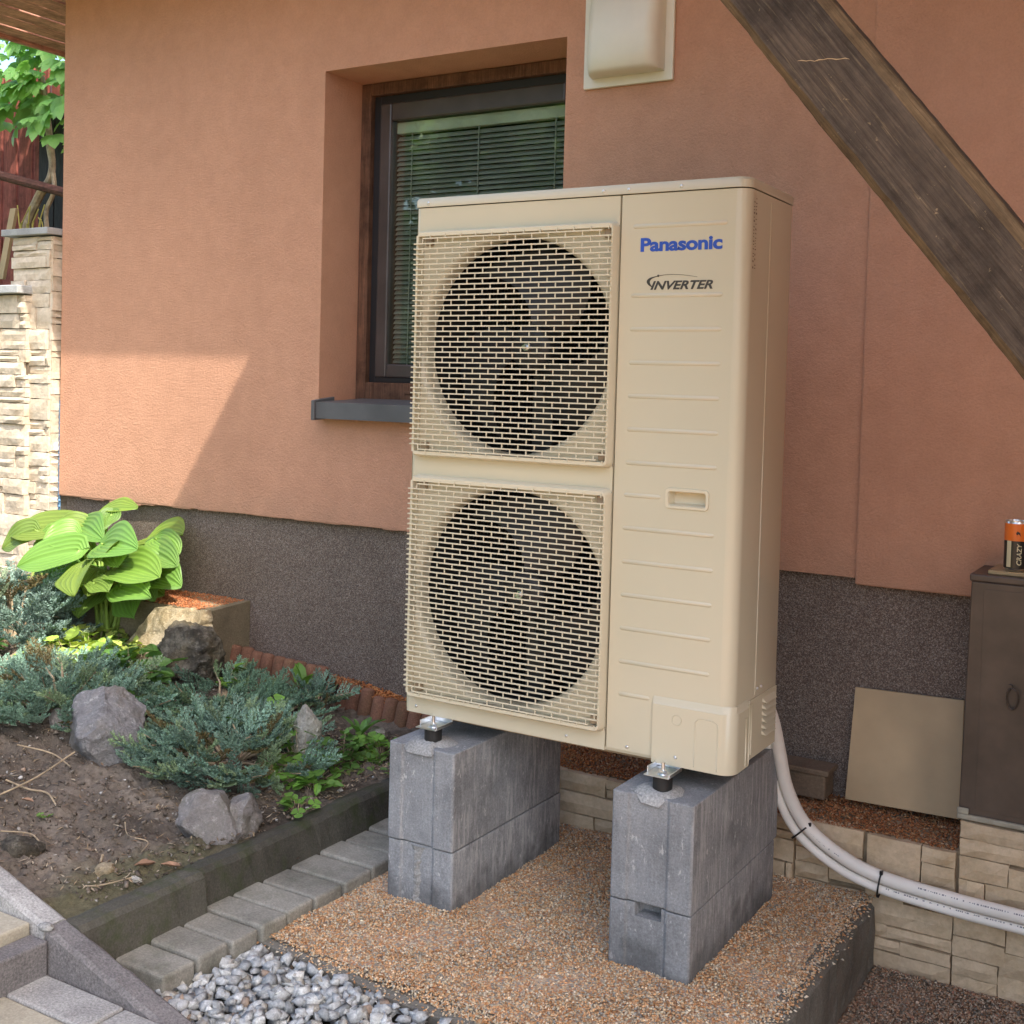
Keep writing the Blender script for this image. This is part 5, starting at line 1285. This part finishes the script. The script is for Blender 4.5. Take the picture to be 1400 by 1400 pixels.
# ------------------------------------------------------------------ the hosta
HC = (-1.86, .62)
ho = thing('hosta', (HC[0], HC[1], float(soil_z(*HC))), 'large sunlit hosta with broad ribbed light green leaves at the wall corner', 'plant')
def hosta_leaf(B, T, w_, side, droop, seed, hue=(.155, .265, .05), bite=False):
    """ribbed heart-shaped blade from base B to tip T"""
    B = Vector(B); T = Vector(T); d = T-B; B = B+d*.24; d = T-B; w_ *= .78; L = d.length*1.04; hue = tuple(h*(1+.16*math.sin(seed*2.7+i)) for i, h in enumerate(hue)); d.normalize(); up = Vector(side).normalized(); s = d.cross(up).normalized(); up = s.cross(d).normalized()
    nu, nv = 24, 36; V = []; F = []; C = []; r = random.Random(seed)
    for i in range(nu+1):
        u = i/nu
        half = w_*.60*max(0, math.sin(math.pi*u**.66))**.50*(1 if u < .62 else 1-.30*((u-.62)/.38)**2)
        for j in range(nv+1):
            v_ = -1+2*j/nv; a = abs(v_)
            x = u*L-(.17*L*(a**1.4) if u < .35 else 0)*(1-u/.35 if u < .35 else 0)
            y = half*v_+.004*math.sin(u*9+seed+v_*2)*a
            rib = .0034*math.cos(v_*math.pi*9)*(1-.5*u)*(1-.4*a)
            z = .20*half*(a**1.3)*1.3+rib-droop*L*(u-.35)**2*(1 if u > .35 else .5)+.006*math.sin(u*7+seed*2)*a-.006*(1-min(1, a*6))
            V.append(B+d*x+s*y+up*z)
            vein = 1+.26*max(0, math.cos(v_*math.pi*9))**4-.10*a+.10*math.sin(seed*3.1)
            C.append([c_*vein for c_ in hue])
    for i in range(nu):
        for j in range(nv):
            if bite and ((i in (13, 14, 15, 16, 17) and j in (2, 3, 4, 5)) or (i in (14, 15, 16) and j in (6, 7, 8)) or (i in (9, 10, 11) and j in (0, 1, 2, 3)) or (i > 20 and j < 8)): continue
            a = i*(nv+1)+j; F.append((a, a+1, a+nv+2, a+nv+1))
    o = obj('leaf', V, F, HOSTA, ho, smooth=True, ang=180, tint=np.array(C), loc=B)
    base = Vector((HC[0]+r.uniform(-.05, .05), HC[1]+r.uniform(-.05, .05), float(soil_z(*HC))-.01)); mid = base.lerp(B, .6); mid.z += .03+.1*(B.z-base.z); mid.x = base.x+(B.x-base.x)*.42; mid.y = base.y+(B.y-base.y)*.42
    MB().tube(bez([base, mid, B-d*.0], 6), [.0085-.004*k/12 for k in range(13)], 7).obj('petiole', PETI, ho, smooth=True, ang=180)
PETI = plain('hosta_stalk', (.22, .33, .06), .5, .15, 20)
for k, (B, T, w_, sd_, dr_) in enumerate((
        ((-2.0, .62, .270), (-2.30, .50, .235), .21, (.25, -.55, 1), .25), ((-2.10, .63, .275), (-1.84, .54, .255), .17, (.1, -.75, .8), .25),
        ((-2.10, .72, .300), (-1.85, .72, .358), .15, (0, -.35, 1), .25), ((-1.934, .70, .345), (-1.885, .60, .270), .09, (.4, -.7, .6), .2),
        ((-1.98, .57, .245), (-2.17, .50, .212), .15, (0, -.7, .8), .3), ((-2.17, .56, .262), (-2.31, .46, .180), .15, (.3, -.7, .8), .3),
        ((-1.79, .50, .220), (-2.06, .35, .150), .19, (.1, -.75, .8), .22), ((-1.80, .46, .190), (-1.705, .31, .085), .19, (-.1, -.85, .55), .25),
        ((-1.84, .52, .225), (-1.56, .45, .255), .19, (.1, -.75, .75), .30), ((-1.84, .76, .215), (-1.60, .72, .275), .22, (.1, -.45, .9), .25),
        ((-1.78, .66, .205), (-1.455, .55, .195), .17, (0, -.65, .8), .22), ((-1.77, .53, .150), (-1.44, .45, .168), .20, (.0, -.65, .8), .25),
        ((-1.75, .43, .105), (-1.585, .37, .098), .10, (.1, -.5, .9), .25), ((-1.72, .51, .085), (-1.445, .42, .095), .17, (.1, -.7, .75), .25),
        ((-1.79, .52, .150), (-1.775, .44, .050), .12, (.5, -.8, .3), .2), ((-2.056, .62, .225), (-2.05, .56, .165), .13, (0, -.9, .4), .2),
        ((-1.90, .60, .10), (-1.98, .50, .02), .13, (.2, -.8, .6), .2), ((-1.90, .72, .18), (-1.72, .70, .12), .14, (.2, -.7, .6), .2))):
    hosta_leaf(B, T, w_, sd_, dr_, k+1, bite=(k == 13))
r_ = random.Random(8)
for k in range(26):
    a = r_.uniform(-3.1, .2); q = r_.uniform(.10, .26); zb_ = r_.uniform(.04, .26); B = (HC[0]+q*.75*math.cos(a), HC[1]+q*.5*math.sin(a)+.03, zb_); T = (HC[0]+(q*.75+.17)*math.cos(a), HC[1]+(q*.5+.12)*math.sin(a), zb_-r_.uniform(-.02, .09))
    hosta_leaf(B, T, r_.uniform(.12, .18), (r_.uniform(-.3, .3), -.75, .9), r_.uniform(.2, .4), 40+k)

# ------------------------------------------------------------------ twigs and dead leaves on the soil
for lab, pts, r_ in (('long bent pale twig on the bare soil at the left', [(-.985, -.475, -.245), (-.915, -.455, -.262), (-.865, -.435, -.268), (-.80, -.455, -.285)], .0026),
                     ('straight dry stick crossing the bent twig', [(-.93, -.56, -.262), (-.93, -.42, -.242), (-.96, -.27, -.215)], .0024),
                     ('thin dry stick leaning by the juniper at the left', [(-1.12, -.34, -.205), (-1.02, -.30, -.222), (-.94, -.30, -.245)], .0020),
                     ('short pale split stick near the yellowish clod', [(-.49, -.565, -.311), (-.455, -.60, -.311)], .0036),
                     ('thin curved stalk lying by the bed kerb corner', [(-.395, -.70, -.318), (-.355, -.68, -.312), (-.335, -.61, -.314)], .0016),
                     ('fine dry stalk left of the rounded boulder', [(-.60, -.40, -.302), (-.53, -.45, -.306), (-.47, -.44, -.312), (-.43, -.50, -.314)], .0015),
                     ('short twig at the left frame edge below the crossed sticks', [(-.75, -.66, -.278), (-.69, -.62, -.284), (-.63, -.63, -.298)], .0020)):
    tag(MB().tube(bez(pts, 5), r_, 6).obj('twig', TWIG, smooth=True, ang=180), lab, 'twig', 'dry twigs on the soil')
def dead(lab, c, L, w_, yaw, seed):
    r = random.Random(seed); V = []; F = []; nu, nv = 8, 6
    for i in range(nu+1):
        u = i/nu; h = w_*.5*math.sin(math.pi*(.05+.92*u))
        for j in range(nv+1):
            v_ = -1+2*j/nv; x = (u-.5)*L; y = h*v_; z = .35*w_*v_*v_*math.sin(u*3)+.15*L*(u-.5)**2+.003*fbm(x*60, y*60, seed, 1, 3)
            V.append((c[0]+x*math.cos(yaw)-y*math.sin(yaw), c[1]+x*math.sin(yaw)+y*math.cos(yaw), c[2]+z))
    for i in range(nu):
        for j in range(nv): a = i*(nv+1)+j; F.append((a, a+1, a+nv+2, a+nv+1))
    tag(obj('dead_leaf', V, F, DRYL, smooth=True, ang=180), lab, 'leaf', 'dead leaves')
dead('curled pinkish dead leaf on soil beside the near kerb', (-.375, -.535, -.318), .05, .028, .9, 1)
dead('flat brown dead leaf by the near kerb next to the curled one', (-.325, -.50, -.320), .05, .022, .4, 2)
dead('brown dead leaf under the front of the creeping juniper', (-.50, .02, -.310), .035, .020, 1.4, 3)
dead('small rusty leaf on the crushed stone by the granite edging', (-.02, -.735, -.484), .026, .016, .4, 4)
dead('grey dead leaf standing on the far bed kerb', (-.255, -.12, -.410), .03, .014, 1.5, 5)
dead('dry leaf on bare soil under the crossed sticks', (-.86, -.50, -.270), .04, .02, .2, 6)

# ------------------------------------------------------------------ walls, fence and vine beyond the house corner
pw = thing('stone_pillar', (-2.6, .95, -.2), 'taller pale stone-clad pillar with grey cap beside the house corner', 'pillar')
MB().box(-2.725, -2.492, .832, 1.06, -.3, 1.445).obj('core', MORT_D, pw)
courses(pw, STONE_L, -2.735, -2.482, -.1, 1.445, .812, (.05, .095), (.14, .26), seed=21, prot=.014, g=.003, sub=.35)
courses(pw, STONE_L, .815, 1.06, -.1, 1.445, -2.482, (.05, .095), (.12, .25), seed=22, prot=.0, axis=1, dep=-.012)
b = MB(); b.add([(-2.775, .78, 1.450), (-2.468, .78, 1.450), (-2.468, 1.09, 1.450), (-2.775, 1.09, 1.450), (-2.775, .78, 1.478), (-2.468, .78, 1.478), (-2.468, 1.09, 1.478), (-2.775, 1.09, 1.478), (-2.62, .94, 1.50)],
                [(0, 3, 2, 1), (0, 1, 5, 4), (1, 2, 6, 5), (2, 3, 7, 6), (3, 0, 4, 7), (4, 5, 8), (5, 6, 8), (6, 7, 8), (7, 4, 8)]); b.obj('cap', CAPM, pw, bevel=.003)
lw = thing('stone_wall', (-3.2, .86, -.2), 'lower stone-clad garden wall with grey coping at the left edge', 'wall')
MB().box(-4.2, -2.612, .80, 1.0, -.3, 1.195).obj('core', MORT_D, lw)
courses(lw, STONE_L, -4.2, -2.602, -.1, 1.195, .782, (.05, .10), (.16, .30), seed=33, prot=.016, g=.003, sub=.4)
MB().box(-4.2, -2.60, .735, 1.04, 1.200, 1.235).obj('coping', CAPM, lw, bevel=.004)
mb = thing('drainage_membrane', (-2.475, .86, .2), 'strip of blue dimpled membrane in the gap at the house corner', 'membrane')
MB().box(-2.476, -2.464, .858, .862, .02, .75).obj('sheet', BLUEM, mb)
b = MB()
for i in range(28): b.cyl((-2.4645, .8575, .04+i*.0255), .006, 1, -.008, 8, .003)
b.obj('dimples', BLUEM, mb)
fe = thing('timber_fence', (-4.7, 2.4, .6), 'red-brown vertical board fence with a rail, behind the stone pillar', 'fence')
x = -5.9; r = random.Random(3)
while x < -2.6:
    MB().box(x, x+.125, 2.40, 2.422, .9, 2.80+r.uniform(-.02, .02)).obj('board', FENCEW, fe, bevel=.003, loc=(x, 2.4, 1.2)); x += .150
MB().box(-6.0, -2.6, 2.423, 2.46, 1.65, 1.73).obj('back_rail', FENCEW, fe, bevel=.003)
b = MB(); b.tube([(-5.0, 2.0, 2.155), (-4.448, 2.0, 2.018), (-3.925, 2.0, 1.895), (-3.0, 2.0, 1.68)], .027, 8); t = b.obj('rustic_rail', m_wood('rail_bark', (.07, .03, .022), (.16, .07, .05), 0, (.22, .12, .08), .4), smooth=True)
tag(t, 'rough dark red rail sloping across in front of the fence', 'rail')
t = thing('dark_board_panel', (-4.2, 2.28, 1.2), 'blackish vertical boards behind the vine stem', 'boards')
for i in range(3): MB().box(-4.50+i*.15, -4.50+i*.15+.14, 2.28, 2.30, 1.0, 2.45).obj('board', DARKW, t, bevel=.003)
t = thing('tilted_plank', (-4.2, 1.9, 1.5), 'narrow weathered plank leaning behind the lower wall coping', 'plank')
b = MB(); b.add([(-4.33, 1.88, 1.40), (-4.28, 1.88, 1.40), (-4.17, 1.88, 1.80), (-4.22, 1.88, 1.80), (-4.33, 1.90, 1.40), (-4.28, 1.90, 1.40), (-4.17, 1.90, 1.80), (-4.22, 1.90, 1.80)],
                [(0, 1, 2, 3), (7, 6, 5, 4), (0, 4, 5, 1), (1, 5, 6, 2), (2, 6, 7, 3), (3, 7, 4, 0)]); b.obj('plank', BOARDM, t)
vn = thing('climbing_vine', (-4.25, 2.1, 1.6), 'leafy climbing vine with pale twisted stem in front of the fence', 'vine')
MB().tube(bez([(-4.33, 2.1, 1.55), (-4.36, 2.1, 1.74), (-4.26, 2.1, 1.90), (-4.15, 2.1, 2.03), (-4.16, 2.1, 2.20), (-4.25, 2.1, 2.6)], 8), [.026]*20+[.020]*21, 8).obj('stem', BARK, vn, smooth=True)
MB().tube(bez([(-4.15, 2.1, 1.60), (-4.19, 2.1, 1.80), (-4.12, 2.1, 1.95), (-4.18, 2.1, 2.2)], 8), .014, 7).obj('stem', BARK, vn, smooth=True)
b = MB(); r = random.Random(4)
for i in range(10):
    x = -4.28+r.uniform(-.07, .10); b.tube(bez([(x, 2.06, 1.58), (x+r.uniform(-.05, .05), 2.05, 1.72), (x+r.uniform(-.09, .09), 2.04, 1.76+r.uniform(-.03, .1))], 4), .004, 5)
b.obj('roots', plain('vine_roots', (.45, .38, .10), .8), vn)
# five-lobed leaves, a shared mesh per variant, each leaf an object
def vine_leaf_mesh(seed):
    r = random.Random(seed); V = []; F = []
    for a, L in ((-1.25, .62), (-.62, .85), (0, 1.0), (.62, .85), (1.25, .62)):
        d = Vector((math.cos(a), math.sin(a), 0)); s = Vector((-d.y, d.x, 0)); n0 = len(V)
        for t, w_ in ((0, .02), (.25, .17), (.5, .27), (.75, .20), (1, .0)):
            h = -.25*(t**2)*L
            V += [d*L*t+s*w_*L*1.05+Vector((0, 0, h+.08*w_)), d*L*t+Vector((0, 0, h)), d*L*t-s*w_*L*1.05+Vector((0, 0, h+.08*w_))]
        for i in range(4):
            for j in range(2): q = n0+i*3+j; F.append((q, q+1, q+4, q+3))
    g = r.uniform(.85, 1.2); C = np.array([[.24*g, .46*g, .13*g]]*len(V))
    o = obj('leaf', V, F, VINE, vn, smooth=True, ang=180, tint=C, loc=(0, 0, 0)); return o
LM = [vine_leaf_mesh(s) for s in range(5)]
k = 0; r = random.Random(12)
for i in range(300):
    x = r.uniform(-4.95, -3.85); lo = 2.20+.20*abs(math.sin(x*6.1))-.10*(x > -4.15)+.10*(x < -4.5); z = lo+(3.05-lo)*r.random()**.85; y = 2.02+r.uniform(-.12, .22)
    s = r.uniform(.085, .135); R_ = Matrix.Rotation(r.uniform(-2.2, -.6), 3, 'Z') @ Matrix.Rotation(r.uniform(.25, 1.15), 3, 'Y') @ Matrix.Rotation(r.uniform(-.5, .5), 3, 'X')
    if i < 5: o = LM[i]
    else: o = bpy.data.objects.new('leaf', LM[i % 5].data); col.objects.link(o); o.parent = vn
    o.location = Vector((x, y, z))-vn.location; o.rotation_euler = R_.to_euler(); o.scale = (s, s, s)

# ------------------------------------------------------------------ garden trees behind the viewer (they show in the window's reflection)
def tree(lab, c, h, crown, n, seed, hue):
    r = np.random.default_rng(seed); t = thing('garden_tree', c, lab, 'tree', 'trees in the garden')
    b = MB(); b.tube([(c[0], c[1], c[2]), (c[0]+.1, c[1], c[2]+h*.3), (c[0]-.05, c[1]+.1, c[2]+h*.6), (c[0], c[1], c[2]+h*.95)], [.16, .12, .08, .02], 9); tips = []
    for i in range(26):
        z = c[2]+h*r.uniform(.25, .85); a = r.uniform(0, 6.28); l = crown*r.uniform(.6, 1.05)*math.sin(min(1, (z-c[2])/h*.9+.1)*math.pi)**.5
        e = (c[0]+l*math.cos(a), c[1]+l*math.sin(a), z+l*r.uniform(.1, .5)); b.tube([(c[0], c[1], z), ((c[0]+e[0])/2, (c[1]+e[1])/2, z+.1), e], [.04, .025, .008], 6); tips.append(e)
    b.obj('trunk', BARK, t); Q = []; C = []
    tips = np.array(tips)
    for i in range(n):
        e = tips[r.integers(0, len(tips))]; p = np.array(c)+[0, 0, 0]; f = r.uniform(.35, 1.1); q = np.array([c[0], c[1], e[2]-.2])*(1-f)+e*f+r.normal(size=3)*.22
        d = r.normal(size=3); d /= np.linalg.norm(d); s = np.cross(d, r.normal(size=3)); s /= np.linalg.norm(s); L = r.uniform(.10, .20)
        Q.append(np.array([q, q+d*L*.5+s*L*.3, q+d*L, q+d*L*.5-s*L*.3])); C.append([np.array(hue)*(1+.2*r.normal())])
    quadmesh('crown', Q, C, VINE, t)
tree('leafy tree in the garden behind the viewer, left one', (-5.6, -6.2, -.7), 5.6, 2.1, 30000, 1, (.13, .23, .05))
tree('leafy tree in the garden behind the viewer, far one', (-3.0, -8.6, -.7), 6.2, 2.4, 30000, 2, (.12, .21, .05))
tree('leafy tree in the garden behind the viewer, tallest one', (-8.2, -9.5, -.7), 7.5, 2.9, 32000, 3, (.12, .21, .05))
